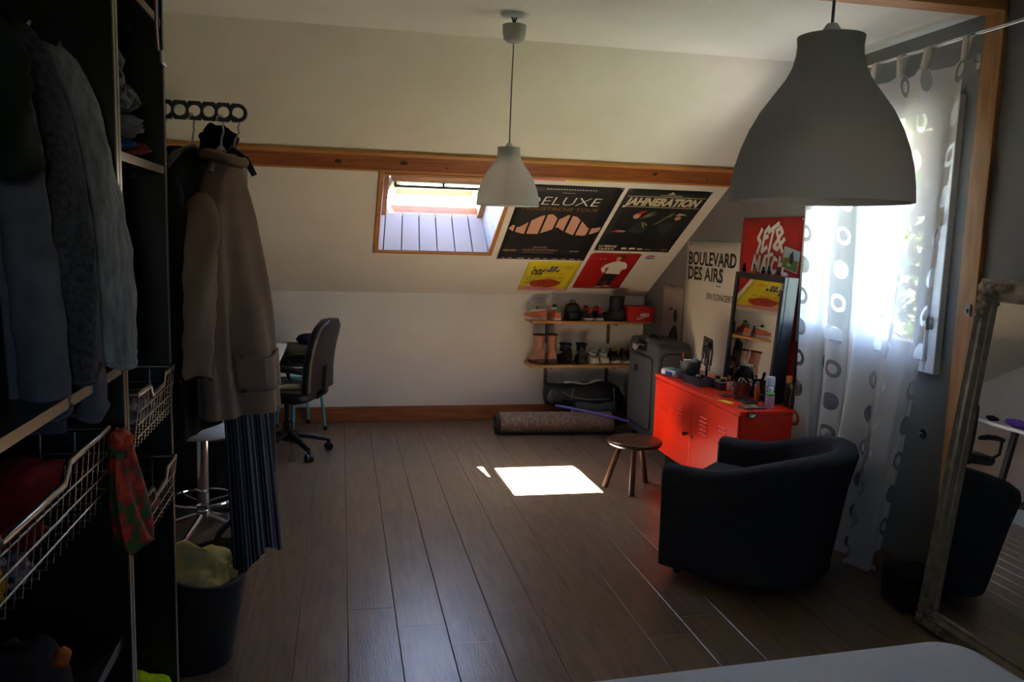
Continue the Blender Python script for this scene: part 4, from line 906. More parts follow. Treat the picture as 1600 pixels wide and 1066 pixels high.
bottle('aerosol_can', 'tall white and blue aerosol can at the near end', (2.292, 4.035, CT), [(.023, 0), (.025, .004), (.025, .105), (.02, .115)], pl('skyblue', (120, 160, 200), .3), pl('capwhite', (210, 216, 226)), [(.0245, .108), (.0245, .150), (.021, .157), (.005, .158)])
bottle('lotion_bottle', 'lilac lotion bottle with green band and white cap', (2.252, 3.958, CT), [(.020, 0), (.023, .005), (.023, .07), (.019, .076)], pl('lilac', (196, 168, 196), .4), pl('capw', (224, 226, 230)), [(.015, .082), (.015, .105), (.012, .112), (.004, .113)], extra=(pl('lime', (90, 190, 50)), [(.0232, .070), (.0232, .079), (.018, .083), (.01, .083)]))
bottle('orange_capped_bottle', 'dark bottle with square orange cap by the wall', (2.375, 3.99, CT), [(.022, 0), (.022, .12), (.012, .13)], pl('brownglass', (70, 40, 24), .2), pl('orangecap', (214, 116, 30)), [(.017, .128), (.017, .165), (.014, .168)])
t = T('makeup_brush_cup', 'glass cup of brown makeup brushes at the near cabinet corner', 'cup', (2.378, 3.935, CT))
MB().lathe([(.026, 0), (.028, .003), (.030, .07), (.028, .07), (.025, .006), (0, .006)], 20).build('cup', pl('smoke', (62, 52, 48), .25), t, smooth=50)
for k in range(7):
    a = k*.9; x, y = .014*cos(a), .014*sin(a)
    MB().tube([(x, y, .01), (x*1.9, y*1.9, .11)], .003, 6).tube([(x*1.9, y*1.9, .108), (x*2.05, y*2.05, .125), (x*2.2, y*2.2, .138)], [.005, .009, .003], 8).build('brush', pl('br%d' % (k % 3), ((110, 72, 46), (150, 110, 80), (60, 40, 32))[k % 3], .6), t, smooth=1)
o = MB().b(2.13, 2.20, 4.25, 4.32, CT, CT+.012).build('compact_case', pl('cocoa', (92, 62, 50), .4), bevel=.003); tag(o, 'flat brown powder compact left of the tin', 'compact')
o = MB().b(2.16, 2.235, 4.045, 4.185, CT, CT+.014).build('palette_case', pl('ink', (26, 24, 34), .35), bevel=.003); tag(o, 'flat black eyeshadow case before the orange bottle', 'case')
t = T('makeup_palette', 'open brown makeup palette at the near edge of the cabinet', 'palette', (2.155, 3.965, CT))
MB().b(-.06, .06, -.045, .045, 0, .01).build('case', pl('palbrown', (84, 60, 48), .45), t, bevel=.002)
for k in range(4): MB().b(-.05+k*.026, -.03+k*.026, -.035, .03, .010, .0112).build('pan', pl('pan%d' % k, ((150, 100, 70), (120, 80, 60), (180, 140, 110), (90, 60, 50))[k], .7), t)
o = MB().b(-.02, .02, -.045, .045, 0, .0012).build('yellow_card', INK['yellow']); o.location = (2.085, 4.13, CT); o.rotation_euler = (0, 0, .3); tag(o, 'small yellow card on the cabinet front edge', 'card')
t = T('key_clip', 'small chrome clip hanging on the cabinet side', 'clip', (2.115, 3.8835, .60))
MB().tube([(-.03, -.006, .03), (-.005, -.010, .035), (.02, -.006, .02), (.0, -.010, .0), (-.028, -.006, .008)], .005, 8, closed=True).b(-.028, .006, -.012, -.002, -.002, .018).build('clip', M_chrome, t, smooth=40)

# ------------------------------------------------------------------ leaning mirror, speaker, wall box on the right
th = rad(.5); LN = rad(6.1)
ex = Vector((sin(th), -cos(th), 0)); n0 = Vector((-cos(th), -sin(th), 0))
ey = (Vector((0, 0, 1))*cos(LN) - n0*sin(LN)).normalized(); ez = ex.cross(ey)
om = T('leaning_mirror', 'large standing mirror in an ornate cream frame against the wall', 'mirror', mw=axes((2.303, 2.757, .004), ex, ey, ez))
M_frame = mat('antique_cream', (150, 138, 120), .55, 0, (112, 100, 84), 25, bump=.3)
W, H, fwid = .66, 1.40, .085
prof = [(0, 0), (0, .022), (.012, .034), (.03, .026), (.05, .030), (.066, .018), (.078, .022), (fwid, .008), (fwid, 0)]
def mould(a, b_, inn):
    a, b_, inn = Vector(a), Vector(b_), Vector(inn); d = (b_-a).normalized()
    return MB().loft([[a+inn*p+d*p+Vector((0, 0, z)) for p, z in prof], [b_+inn*p-d*p+Vector((0, 0, z)) for p, z in prof]])
for a, b_, inn in (((0, 0, 0), (0, H, 0), (1, 0, 0)), ((0, H, 0), (W, H, 0), (0, -1, 0)), ((W, H, 0), (W, 0, 0), (-1, 0, 0)), ((W, 0, 0), (0, 0, 0), (0, 1, 0))):
    mould(a, b_, inn).build('frame_side', M_frame, om, bevel=.002)
MB().b(fwid-.005, W-fwid+.005, fwid-.005, H-fwid+.005, .003, .009).build('glass', M_mirror, om)
for cx, cy, sx, sy in ((0, 0, 1, 1), (W, 0, -1, 1), (0, H, 1, -1), (W, H, -1, -1)):
    m = MB()
    for px_, py_, r_, k in ((.035, .035, .03, 0), (.075, .03, .022, 1), (.03, .075, .022, 2), (.11, .035, .018, 3), (.035, .11, .018, 4), (.145, .03, .014, 5), (.03, .145, .014, 6), (.09, .055, .012, 7), (.055, .09, .012, 8)):
        m.blob((cx+sx*px_, cy+sy*py_, .032), (r_, r_*.75, .014), .5, 2.6, k, 2)
        m.tube([(cx+sx*(px_+r_*.9*cos(q)*(1-q/9)), cy+sy*(py_+r_*.9*sin(q)*(1-q/9)), .038) for q in [j*.6 for j in range(10)]], .0035, 5)
    m.build('corner_ornament', M_frame, om, smooth=60)
MB().b(.02, W-.02, .02, H-.02, -.012, 0).build('backing', M_blk, om)
sp = T('speaker', 'small black cube loudspeaker on the floor by the leaning mirror', 'speaker', (2.362, 2.90, 0), rad(-8))
MB().b(-.085, .085, -.085, .085, .008, .165).build('cabinet', M_blk, sp, bevel=.006)
MB().lathe([(.06, 0), (.06, .004), (.02, .006)], 24).build('grille', M_nyl, sp, smooth=40, xf=Matrix.Translation((-.0852, 0, .085)) @ Matrix.Rotation(-PI/2, 4, 'Y'))
for x in (-.06, .06):
    for y in (-.06, .06): MB().lathe([(.01, 0), (.01, .008)], 8, (x, y, 0)).build('foot', M_blk, sp)
t = T('wall_box', 'open electrical wall box with loose wires in the grey wall', 'wall box', (XR-.001, 3.08, .70))
MB().loft([[(-.003, .032*cos(a), .032*sin(a)) for a in [2*PI*k/20 for k in range(20)]], [(.0, .034*cos(a), .034*sin(a)) for a in [2*PI*k/20 for k in range(20)]]]).build('ring', mat('plaster', (150, 146, 140), .9), t)
MB().loft([[(-.0035, .022*cos(a), .022*sin(a)) for a in [2*PI*k/20 for k in range(20)]], [(-.003, .022*cos(a), .022*sin(a)) for a in [2*PI*k/20 for k in range(20)]]]).build('opening', M_blk, t)
for k in (-1, 1): MB().tube([(-.004, .006*k, .004), (-.012, .010*k, .0), (-.010, .014*k, -.012)], .0018, 6).build('wire', M_metal, t, smooth=1)
t = T('rod_hook', 'small steel hook plate on the wall below the rod', 'hook', (XR-.001, 2.965, 2.255))
MB().b(-.004, 0, -.012, .012, -.03, .03).build('plate', M_metal, t, bevel=.001); MB().tube([(-.004, 0, .0), (-.02, 0, -.004), (-.022, 0, .012)], .003, 8).build('hook', M_metal, t, smooth=1)
t = T('post_catch', 'small metal catch plate on the pine post', 'catch', (2.4805, 2.87, 1.265))
MB().b(-.003, 0, -.014, .014, -.025, .025).build('plate', M_metal, t, bevel=.001); MB().b(-.012, -.003, -.004, .010, -.012, .006).build('latch', M_metal, t, bevel=.001)

# ------------------------------------------------------------------ wardrobe frames on the left
M_edge = mat('edge_strip', (132, 122, 104), .35, .6, (120, 110, 92), 20)
def wardrobe(label, y0, y1, shelves):
    t = T('wardrobe_frame', label, 'wardrobe', (-.75, (y0+y1)/2, 0), 0, 'open black wardrobe frames'); h = (y1-y0)/2
    for s_ in (-1, 1):
        p = MB().b(-.29, .288, s_*h-(.018 if s_ > 0 else 0), s_*h+(.018 if s_ < 0 else 0), 0, 2.36).build('side_panel', M_black, t, bevel=.001)
        yy = s_*h-(.009*s_)
        MB().b(.288, .2905, yy-.008, yy+.008, .0, 2.36).build('edge_strip', M_edge, p)
    MB().b(-.29, -.282, -h+.018, h-.018, .06, 2.342).build('back', M_black, t)
    MB().b(-.29, .285, -h+.018, h-.018, 2.342, 2.36).build('top', M_black, t); MB().b(-.28, .285, -h+.018, h-.018, .06, .078).build('bottom', M_black, t); MB().b(.22, .235, -h+.018, h-.018, 0, .06).build('plinth', M_black, t)
    for z in shelves:
        sh_ = MB().b(-.28, .284, -h+.02, h-.02, z-.018, z).build('shelf', M_black, t)
        MB().b(.284, .287, -h+.02, h-.02, z-.019, z+.001).build('edge_strip', M_edge, sh_)
        for s_ in (-1, 1): MB().b(.20, .215, s_*(h-.019)-.006, s_*(h-.019)+.006, z-.032, z-.018).build('shelf_pin', M_metal, sh_)
    return t
wn_ = wardrobe('black wardrobe frame nearest the camera, full of hanging clothes', .90, 1.898, (1.208,))
MB().tube([(.02, -.481, 2.02), (.02, .481, 2.02)], .0125, 12).build('hanging_rail', M_metal, wn_, smooth=1)
wf_ = wardrobe('narrow black wardrobe frame beside the hanging coats', 1.902, 2.39, (1.664, 2.04))
def wire_basket(label, y0, y1, zr, dip, h, x0=-1.0, x1=-.445):
    t = T('wire_basket', label, 'basket', (x0, (y0+y1)/2, zr-h), 0, 'wire pull out baskets'); w_ = y1-y0; X = x1-x0; a = w_/2
    front = [(X, -a, h), (X, -a+.18*w_, h), (X, -a+.22*w_, h-dip), (X, a-.22*w_, h-dip) if False else (X, a-.42*w_, h-dip), (X, a-.38*w_, h), (X, a, h)]
    front = [(X, -a, h), (X, -a+.27*w_, h), (X, -a+.30*w_, h-dip), (X, a-.36*w_, h-dip), (X, a-.32*w_, h), (X, a, h)]
    MB().tube(front+[(0, a, h), (0, -a, h)], .0065, 8, closed=True).build('rim', M_metal, t, smooth=50)
    m = MB(); n = max(8, int(w_/.033))
    def top_at(f): y = -a+f*w_; return h-dip if -a+.29*w_ < y < a-.35*w_ else h
    for i in range(n+1):
        f = i/n; y = -a+f*w_; tp = top_at(f)
        m.tube([(X, y, tp), (X-.012, y, .004), (0.012, y, .004), (0, y, h)], .0017, 5)
    for i in range(1, 9):
        x = X*i/9
        m.tube([(x, -a, h), (x, -a+.01, .006), (x, a-.01, .006), (x, a, h)], .0017, 5)
    for k in range(1, 4):
        z = h*k/4.4; e = .008*(1-k/4)
        m.tube([(X-e, -a+e, z), (X-e, a-e, z), (e, a-e, z), (e, -a+e, z)], .0019, 5, closed=True)
    m.build('wire_grid', M_metal, t, smooth=60)['kind'] = 'stuff'
    for s_ in (-1, 1): MB().b(.05, X-.02, s_*(a+.004)-.004, s_*(a+.004)+.004, h-.006, h+.004).build('runner', M_gmetal, t)
    return t
wire_basket('wide wire basket in the nearest wardrobe frame, holding red cloth', .935, 1.70, 1.112, .03, .155)
wire_basket('upper wire basket in the narrow wardrobe frame', 1.945, 2.345, 1.13, .025, .13)
wire_basket('lower wire basket in the narrow wardrobe frame', 1.945, 2.345, .88, .025, .13)

# ------------------------------------------------------------------ clothes
def fab(n, c, c2=None, sc=60, b_=.35, bs=None, **k): return mat('cloth_'+n, c, .92, 0, c2 or tuple(int(v*.85) for v in c), sc, bump=b_, bscale=bs or sc*3, spec=.2, **k)
def cloth(name, label, m, c, r, amp=.35, fr=2.2, seed=0, group=None, flat=None, sub=4, cat='cloth', rot=None):
    o = MB().blob((0, 0, 0), r, amp, fr, seed, sub, None if flat is None else flat-c[2], rot).build(name, m, smooth=70); o.location = c
    return tag(o, label, cat, group)
def hanger(label, loc, rz, wd=.20, m=None, group='clothes hangers'):
    t = T('clothes_hanger', label, 'hanger', loc, rz, group)
    MB().tube([(.0, 0, -.10), (.004, 0, -.07), (.016, 0, -.045)]+[(.018*cos(a), 0, -.018+.018*sin(a)+.0) for a in [PI*(-.25)+k*PI*1.3/9 for k in range(10)]], .0026, 6).build('hook', M_metal, t, smooth=1)
    MB().tube([(-wd, 0, -.17), (-wd*.6, 0, -.125), (0, 0, -.098), (wd*.6, 0, -.125), (wd, 0, -.17)], [.009, .011, .011, .011, .009], 8).build('shoulder_bar', m or M_blk, t, smooth=50)
    return t
def garment(name, label, m, loc, rz, L, sh=.21, hem=.24, dp=.07, folds=6, sleeve=0, sl_out=.06, amp=.10, seed=0, group=None, cat='clothes', pocket=False, collar=None, hemdip=0, sl_y=0, sides=(-1, 1), sr=.058, zsh=.075, prof=None, lean=0):
    """hanging garment: origin at the neck, shoulders along local x"""
    t = T(name, label, cat, loc, rz, group); rings = []
    prof = prof or [(0, .055, .05), (.02, .075, .055), (.05, sh*.72, .055), (zsh, sh*.93, .055), (zsh+.04, sh, dp*.9), (L*.3, sh*1.0, dp), (L*.5, lerp(sh, hem, .4), dp*1.1), (L*.75, lerp(sh, hem, .75), dp*1.2), (L, hem, dp*1.25)]
    fine = []
    for (a, b) in zip(prof, prof[1:]):
        n = 2 if b[0] < .15 else 7
        for k in range(n): fine.append(tuple(lerp(a[q], b[q], k/n) for q in range(3)))
    fine.append(prof[-1]); NN = 72
    for z, wd, d in fine:
        g = min(1, max(0, z-.05)/L*1.6); rr = []
        for j in range(NN):
            a = 2*PI*j/NN
            f = 1+amp*g*(sin(folds*a+seed+z*1.5)*.6+sin((folds*2+1)*a+seed*2-z*3)*.4)+.06*g*mnoise.noise(Vector((cos(a)*2+seed, sin(a)*2, z*3)))
            c_, s_ = cos(a), sin(a)
            rr.append((lean*(z/L)**1.5+wd*math.copysign(abs(c_)**.8, c_)*(1+.35*(f-1)), d*math.copysign(abs(s_)**.9, s_)*(f if g else 1)*(1+1.6*(f-1)), -z-(hemdip*g*g*(c_*.5+.5))))
        rings.append(rr)
    MB().loft(rings).build('body', m, t, smooth=70)
    if pocket:
        zs = [k for k, q in enumerate(fine) if .74*L <= q[0] <= .92*L]
        def pk(u, v):
            a_ = rings[zs[0]+int(v*(len(zs)-1)+.5)][int(lerp(49, 60, u)+.5)]; q = Vector((a_[0], a_[1], 0)).normalized()*.007
            return (a_[0]+q.x, a_[1]+q.y, a_[2]-.015*sin(PI*u)*(v < .1))
        MB().grid(pk, 15, len(zs)-1).build('pocket', m, t, smooth=70, solid=.005)
    if sleeve:
        for s_ in sides:
            rs = []; K = 22
            for k in range(K+1):
                f = k/K; cx = s_*(sh*.90+sl_out*math.sin(f*PI/2)); cz = -zsh+.01-sleeve*f; cy = sl_y*f
                r_ = sr*(.30+.95*min(1, f*5)**.5) * (1-.22*f)
                rr = []
                for j in range(26):
                    a = 2*PI*j/26; q = 1+.10*sin(4*a+seed+f*9)*min(1, f*3)+.05*sin(f*42+a*2)*(f > .3)
                    rr.append((cx+r_*.9*cos(a)*q, cy+r_*sin(a)*q*1.05, cz+.012*sin(a*2)*(k == K)))
                rs.append(rr)
            MB().loft(rs).build('sleeve', m, t, smooth=70)
            MB().tube([(p[0]*1.0, p[1], p[2]+.004) for p in rs[-1]], .006, 6, closed=True).build('cuff', m, t, smooth=60)
    if collar:
        MB().tube([(.062*cos(a), .055*sin(a), -.004-.02*(sin(a) < 0)*abs(sin(a))) for a in [2*PI*k/24 for k in range(24)]], .016, 8, closed=True).build('collar', collar, t, smooth=60)
    return t
gN = 'clothes hanging in the nearest wardrobe frame'
hx, hz = -.73, 2.0165
for y, lb in ((1.775, 'hanger of the pale grey cardigan'), (1.615, 'hanger of the dark grey knit jumper'), (1.46, 'hanger of the dark green top')):
    hanger(lb, (hx, y, hz), 0)
M_card = fab('cardigan', (168, 168, 170), (120, 120, 124), 14, .9, 120, stretch=(6, 6, 1)); M_knit = fab('knit', (74, 74, 78), (42, 42, 46), 90, .8, 160); M_green = fab('green', (20, 34, 24), None, 30); M_bluegrey = fab('bluegrey', (92, 94, 106), (78, 80, 92), 20)
garment('cardigan', 'pale grey cable cardigan hanging at the right of the nearest wardrobe frame', M_card, (hx-.01, 1.79, hz-.10), 0, .78, .215, .22, .04, 5, .62, .09, .08, 1, gN, collar=M_card, sr=.052)
garment('knit_jumper', 'dark grey knit jumper with hanging sleeve in the nearest wardrobe', M_knit, (hx-.015, 1.615, hz-.10), 0, .72, .22, .23, .045, 5, .62, .07, .08, 2, gN, sr=.046)
garment('long_shirt', 'pale blue grey long shirt hanging between the knits', M_bluegrey, (hx-.01, 1.705, hz-.11), 0, .80, .20, .22, .03, 4, .70, .072, .08, 3, gN, sr=.042)
garment('short_sleeved_top', 'dark green short sleeved top, nearest of the hanging clothes', M_green, (hx-.03, 1.45, hz-.10), 0, .70, .20, .22, .055, 5, .27, .05, .08, 4, gN, sr=.066)
garment('long_shirt', 'slate blue shirt hanging behind the dark green top', M_bluegrey, (hx-.02, 1.53, hz-.11), 0, .74, .20, .22, .028, 4, .66, .07, .08, 5, gN, sr=.04)
# folded things on the shelf of the narrow frame
gS = 'clothes on the narrow wardrobe shelf'
M_melange = fab('melange', (150, 148, 140), (20, 20, 20), 70, .6)
cloth('folded_blanket', 'black and white flecked knit blanket on the narrow wardrobe shelf', M_melange, (-.60, 2.05, 1.80), (.15, .105, .105), .35, 1.6, 2, gS, 1.765, rot=Matrix.Rotation(-.5, 3, 'X'))
cloth('folded_jumper', 'folded grey jumper under the flecked blanket', fab('softgrey', (120, 118, 118), (70, 70, 74), 6), (-.58, 2.08, 1.735), (.13, .12, .032), .25, 2, 5, gS, 1.706)
cloth('folded_jumper', 'folded blue jumper at the bottom of the shelf pile', fab('cobalt', (34, 62, 120)), (-.58, 2.0, 1.69), (.12, .075, .028), .2, 2, 7, gS, 1.665)
cloth('folded_jumper', 'red knitted thing beside the blue jumper on the shelf', fab('brick', (120, 44, 34)), (-.55, 2.13, 1.687), (.10, .05, .024), .2, 2, 8, gS, 1.665)
t = T('medal_ribbon', 'striped medal ribbon hanging over the upper wardrobe shelf', 'ribbon', (-.452, 2.27, 2.0))
for k, c in enumerate(((150, 36, 40), (210, 206, 200), (40, 60, 110))):
    MB().grid(lambda u, v, k=k: (.004+.004*sin(v*5), -.10+.016*k+.016*u+.09*v, .085-.14*v*v), 2, 10).build('stripe', fab('rib%d' % k, c), t, smooth=60, solid=.0015)
MB().b(-.002, .008, .02, .075, -.085, -.05).build('medal', M_metal, t, bevel=.004)
# basket contents
gB = 'clothes in the wire baskets'
cloth('red_cloth', 'crumpled red cloth in the wide wire basket', fab('red', (120, 14, 18)), (-.60, 1.42, 1.035), (.12, .22, .06), .5, 2.5, 1, gB, .966)
cloth('yellow_cloth', 'mustard yellow cloth at the bottom of the wide basket', fab('mustard', (190, 140, 24)), (-.515, 1.20, .995), (.05, .075, .03), .4, 2.5, 2, gB, .966)
cloth('grey_cloth', 'pale mauve cloth at the bottom of the wide basket', fab('mauve', (150, 140, 146)), (-.49, 1.30, .990), (.03, .04, .024), .5, 3, 3, gB, .966)
cloth('patterned_cloth', 'mauve grey patterned clothes in the upper narrow basket', fab('mottled', (150, 146, 156), (60, 54, 70), 30), (-.58, 2.15, 1.055), (.12, .15, .055), .4, 2.5, 4, gB, 1.005)
cloth('pink_striped_cloth', 'salmon clothes in the lower narrow basket', fab('salmon', (190, 110, 96), (120, 60, 56), 30), (-.58, 2.12, .805), (.12, .14, .05), .4, 2.5, 5, gB, .755)
# floral scarf over the divider
M_flor = mat('floral_silk', (206, 66, 26), .7, 0, (34, 88, 34), 26, detail=2.5); 
nd = M_flor.node_tree; rp = [n for n in nd.nodes if n.type == 'VALTORGB'][0]
rp.color_ramp.elements[0].position = .40; rp.color_ramp.elements[1].position = .62
e_ = rp.color_ramp.elements.new(.5); e_.color = (*lin((150, 20, 30)), 1)
t = T('floral_scarf', 'red orange and green floral scarf knotted on the wide wire basket', 'scarf', (-.432, 1.745, .96))
rings = []
for k in range(19):
    f = k/18; z = .125-.25*f; wd = .020+.062*math.sin(min(1, f*1.15)*PI*.62)**.9; dpt = .014+.016*f
    if f > .9: wd *= 1-(f-.9)*3
    rings.append([(dpt*sin(a)*(1+.5*sin(5*a+f*4)), .09*f-.02+wd*cos(a)*(1+.1*sin(6*a+f*5)), z+.012*cos(a*3+1)*f) for a in [2*PI*j/40 for j in range(40)]])
MB().loft(rings).build('drape', M_flor, t, smooth=70)
MB().blob((.0, -.022, .118), (.024, .034, .028), .5, 2.5, 3).build('knot', M_flor, t, smooth=70)
# trousers and furry thing at the bottom of the nearest frame
j = T('folded_jeans', 'dark navy jeans with leather patch heaped in the nearest wardrobe', 'jeans', (-.62, 1.36, .60))
M_jean = fab('navy', (20, 22, 34), None, 60)
MB().blob((0, 0, 0), (.17, .30, .17), .3, 1.6, 4, 4, -.0).build('heap', M_jean, j, smooth=70)
MB().blob((.03, -.02, .07), (.15, .25, .13), .3, 1.8, 9, 4, -.0).build('fold', M_jean, j, smooth=70)
MB().blob((.150, .10, .165), (.014, .026, .016), .15, 2, 3, 3).build('leather_patch', fab('tan', (170, 92, 32)), j, smooth=70)
o = MB().b(-1.02, -.475, .925, 1.875, .575, .5995).build('lower_shelf', M_black); o['label'] = 'black lower shelf'; o.parent = wn_; o.location = (.75, -1.399, 0)
fz = T('faux_fur_throw', 'dark brown fur throw at the lower left edge', 'throw', (-.43, 1.06, .6005))
MB().blob((-.08, .06, .085), (.12, .13, .09), .2, 2, 1, 4, 0.0).build('body', fab('furbase', (48, 40, 34)), fz, smooth=70)
m = MB(); rnd = random.Random(5)
for k in range(2600):
    a = rnd.uniform(0, 2*PI); zz = rnd.uniform(-.1, 1); q = math.sqrt(max(0, 1-zz*zz)); nrm = Vector((cos(a)*q, sin(a)*q, zz)); p = Vector((-.08+.12*nrm.x, .06+.13*nrm.y, .085+.09*nrm.z)); d = (nrm+Vector((rnd.uniform(-.5, .5), rnd.uniform(-.5, .5), rnd.uniform(-.7, .2)))).normalized()*rnd.uniform(.012, .026); sd = nrm.orthogonal().normalized()*.0009
    m.add([p-sd, p+sd, p+d], [(0, 1, 2)])
m.build('fur', fab('fur', (96, 84, 72), (52, 42, 34), 30), fz)['kind'] = 'stuff'
cloth('hi_vis_vest', 'crumpled bright yellow green vest at the wardrobe foot', fab('hivis', (190, 230, 20)), (-.53, 2.22, .175), (.10, .13, .125), .22, 1.8, 6, None, .0785, cat='vest')
cloth('dark_bag', 'black soft bag on the wardrobe floor behind the yellow vest', fab('bagblack', (20, 20, 22)), (-.80, 2.14, .36), (.17, .17, .28), .2, 1.6, 2, None, .0785, cat='bag')

# ------------------------------------------------------------------ coats on the swing arm
ra = T('coat_arm', 'grey plastic swing arm with round holes above the coats', 'coat rack', (-.512, 2.62, 1.846))
m = MB(); n = 20
Lx, Hh = .238, .027
# plate with six holes: strips between circular cut-outs
holes = [Lx-.028-.0405*k for k in range(6)]
def ringpts(cx, r, nn=24): return [(cx+r*cos(2*PI*i/nn), r*sin(2*PI*i/nn)) for i in range(nn)]
for k, hxx in enumerate(holes):
    hw = .02025; x0_, x1_ = hxx-hw, hxx+hw
    inner = ringpts(hxx, .0165)
    outer = []
    for (x, z) in ringpts(0, 1):
        if k == 0 and x > 0: outer.append((hxx+Hh*x, Hh*z))
        else:
            sx_ = hw/abs(x) if abs(x) > 1e-6 else 9; sz_ = Hh/abs(z) if abs(z) > 1e-6 else 9; q = min(sx_, sz_); outer.append((hxx+x*q, z*q))
    for side in (-.006, .006):
        o_ = len(m.v); m.v += [(x, side, z) for x, z in inner]+[(x, side, z) for x, z in outer]
        m.f += [(o_+i, o_+(i+1) % 24, o_+24+(i+1) % 24, o_+24+i) for i in range(24)]
    o_ = len(m.v)-96
    m.f += [(o_+i, o_+(i+1) % 24, o_+48+(i+1) % 24, o_+48+i) for i in range(24)]
    m.f += [(o_+24+i, o_+24+(i+1) % 24, o_+72+(i+1) % 24, o_+72+i) for i in range(24)]
m.build('arm', mat('slate_plastic', (74, 78, 84), .5), ra)
MB().b(-.02, .008, -.225, .02, -.035, .035).build('mount', wood('mount_wood', (120, 70, 46), (92, 50, 32), 1), ra, bevel=.004)
gC = 'clothes on the swing arm'
hanger('wire hanger of the beige coat', (-.352, 2.62, 1.838), rad(64), .055, M_metal)
hanger('black hanger of the long black coat', (-.432, 2.62, 1.838), rad(78), .19)
M_beige = fab('beige', (150, 122, 103), (132, 107, 90), 8, .15, 200)
ct = garment('long_coat', 'beige long cardigan coat hanging from the swing arm', M_beige, (-.345, 2.63, 1.725), rad(64), .79, .125, .235, .07, 4, .53, .05, .19, 6, gC, collar=M_beige, pocket=True, sides=(-1,), sr=.05, zsh=.13, prof=[(0, .034, .038), (.03, .045, .044), (.07, .068, .05), (.12, .095, .056), (.18, .118, .062), (.30, .134, .068), (.45, .148, .075), (.62, .165, .08), (.79, .178, .085)], lean=.07)
M_blackcloth = fab('blackwool', (16, 16, 18), None, 40)
garment('black_coat', 'long black coat hanging beside the beige one', M_blackcloth, (-.455, 2.665, 1.73), rad(80), .84, .20, .21, .05, 5, .6, .02, .10, 7, gC, collar=M_blackcloth, sr=.05)
cloth('black_hood', 'black puffy hood of the coat above the beige collar', M_blackcloth, (-.375, 2.73, 1.765), (.055, .06, .055), .3, 2, 3, None, cat='hood')
cloth('yellow_garment', 'mustard garment shoulder peeking out beside the wardrobe', fab('ochre', (196, 150, 50)), (-.515, 2.60, 1.66), (.022, .06, .10), .25, 2, 3, None, cat='clothes')
# striped trousers: two wide legs
def stripe_mat():
    m = mat('pinstripe', (22, 22, 30), .9); t = m.node_tree; b = t.nodes['Principled BSDF']
    src = b.inputs['Base Color'].links[0].from_socket
    uv = t.nodes.new('ShaderNodeUVMap'); sp_ = t.nodes.new('ShaderNodeSeparateXYZ'); t.links.new(uv.outputs[0], sp_.inputs[0])
    a = t.nodes.new('ShaderNodeMath'); a.operation = 'FRACT'; t.links.new(sp_.outputs[0], a.inputs[0])
    c = t.nodes.new('ShaderNodeMath'); c.operation = 'LESS_THAN'; c.inputs[1].default_value = .11; t.links.new(a.outputs[0], c.inputs[0])
    mx = t.nodes.new('ShaderNodeMixRGB'); mx.inputs[2].default_value = (*lin((150, 156, 176)), 1); t.links.new(c.outputs[0], mx.inputs[0]); t.links.new(src, mx.inputs[1]); t.links.new(mx.outputs[0], b.inputs['Base Color']); return m
M_pin = stripe_mat()
tr = T('striped_trousers', 'black pinstriped wide trousers hanging behind the beige coat', 'trousers', (-.355, 2.82, 1.60), rad(64), gC)
for nm, dx, seed in (('leg', -.040, 1), ('leg', .044, 3)):
    m = MB(); nu, nv = 60, 40
    def fn(u, v, dx=dx, seed=seed):
        a = 2*PI*u; wd = lerp(.045, .062, v); d = lerp(.02, .04, v)
        q = 1+.16*min(1, v*2)*sin(7*a+seed)
        return (dx*(1+.3*v)+wd*cos(a)*q+.033*v, d*sin(a)*q-.068*v, -1.20*v-.02*sin(a*2+seed)*(v > .98))
    m.grid(fn, nu, nv, lambda u, v: (u*26, v)); m.build(nm, M_pin, tr, smooth=70)
MB().loft([ring(0, 0, .095, .026, .0, 30), ring(0, 0, .10, .03, -.09, 30)]).build('waistband', M_blackcloth, tr, smooth=60)
hanger('black hanger holding the pinstriped trousers', (-.318, 2.64, 1.838), rad(15), .06)

# ------------------------------------------------------------------ laundry tub
tb_ = T('laundry_tub', 'flexible black laundry tub holding pale yellow linen', 'tub', (-.50, 2.89, 0), rad(45))
M_tub = mat('black_rubber', (34, 36, 40), .6, 0, (28, 30, 34), 20)
NN = 40
def tubr(f, a, inn=0):
    r_ = lerp(.125, .185, f)-inn; up_ = .345*f+.0
    return (r_*cos(a), r_*sin(a), up_+.03*f*f*cos(2*a))
rings = [[tubr(f, 2*PI*j/NN) for j in range(NN)] for f in (0, .02, .25, .5, .75, .97, 1)]+[[tubr(f, 2*PI*j/NN, .007) for j in range(NN)] for f in (1, .9, .6, .3, .03)]
MB().loft(rings).build('tub', M_tub, tb_, smooth=60)
MB().tube([tubr(1, 2*PI*j/NN, .003) for j in range(NN)], .008, 8, closed=True).build('rim', M_tub, tb_, smooth=60)
for a0 in (PI*.0, PI): 
    pth = [tubr(1, a0-.5, .003)]+[(.18*cos(a0+d), .18*sin(a0+d), .375+.075*cos(d/.5*PI/2)) for d in (-.42, -.28, -.1, .1, .28, .42)]+[tubr(1, a0+.5, .003)]
    MB().tube(pth, .012, 8).build('handle', M_tub, tb_, smooth=60)
M_yel = fab('paleyellow', (216, 200, 138), (200, 184, 120), 10, .1)
ln = MB().blob((0, 0, 0), (.155, .155, .12), .0, 2.2, 5, 5)
vv = []
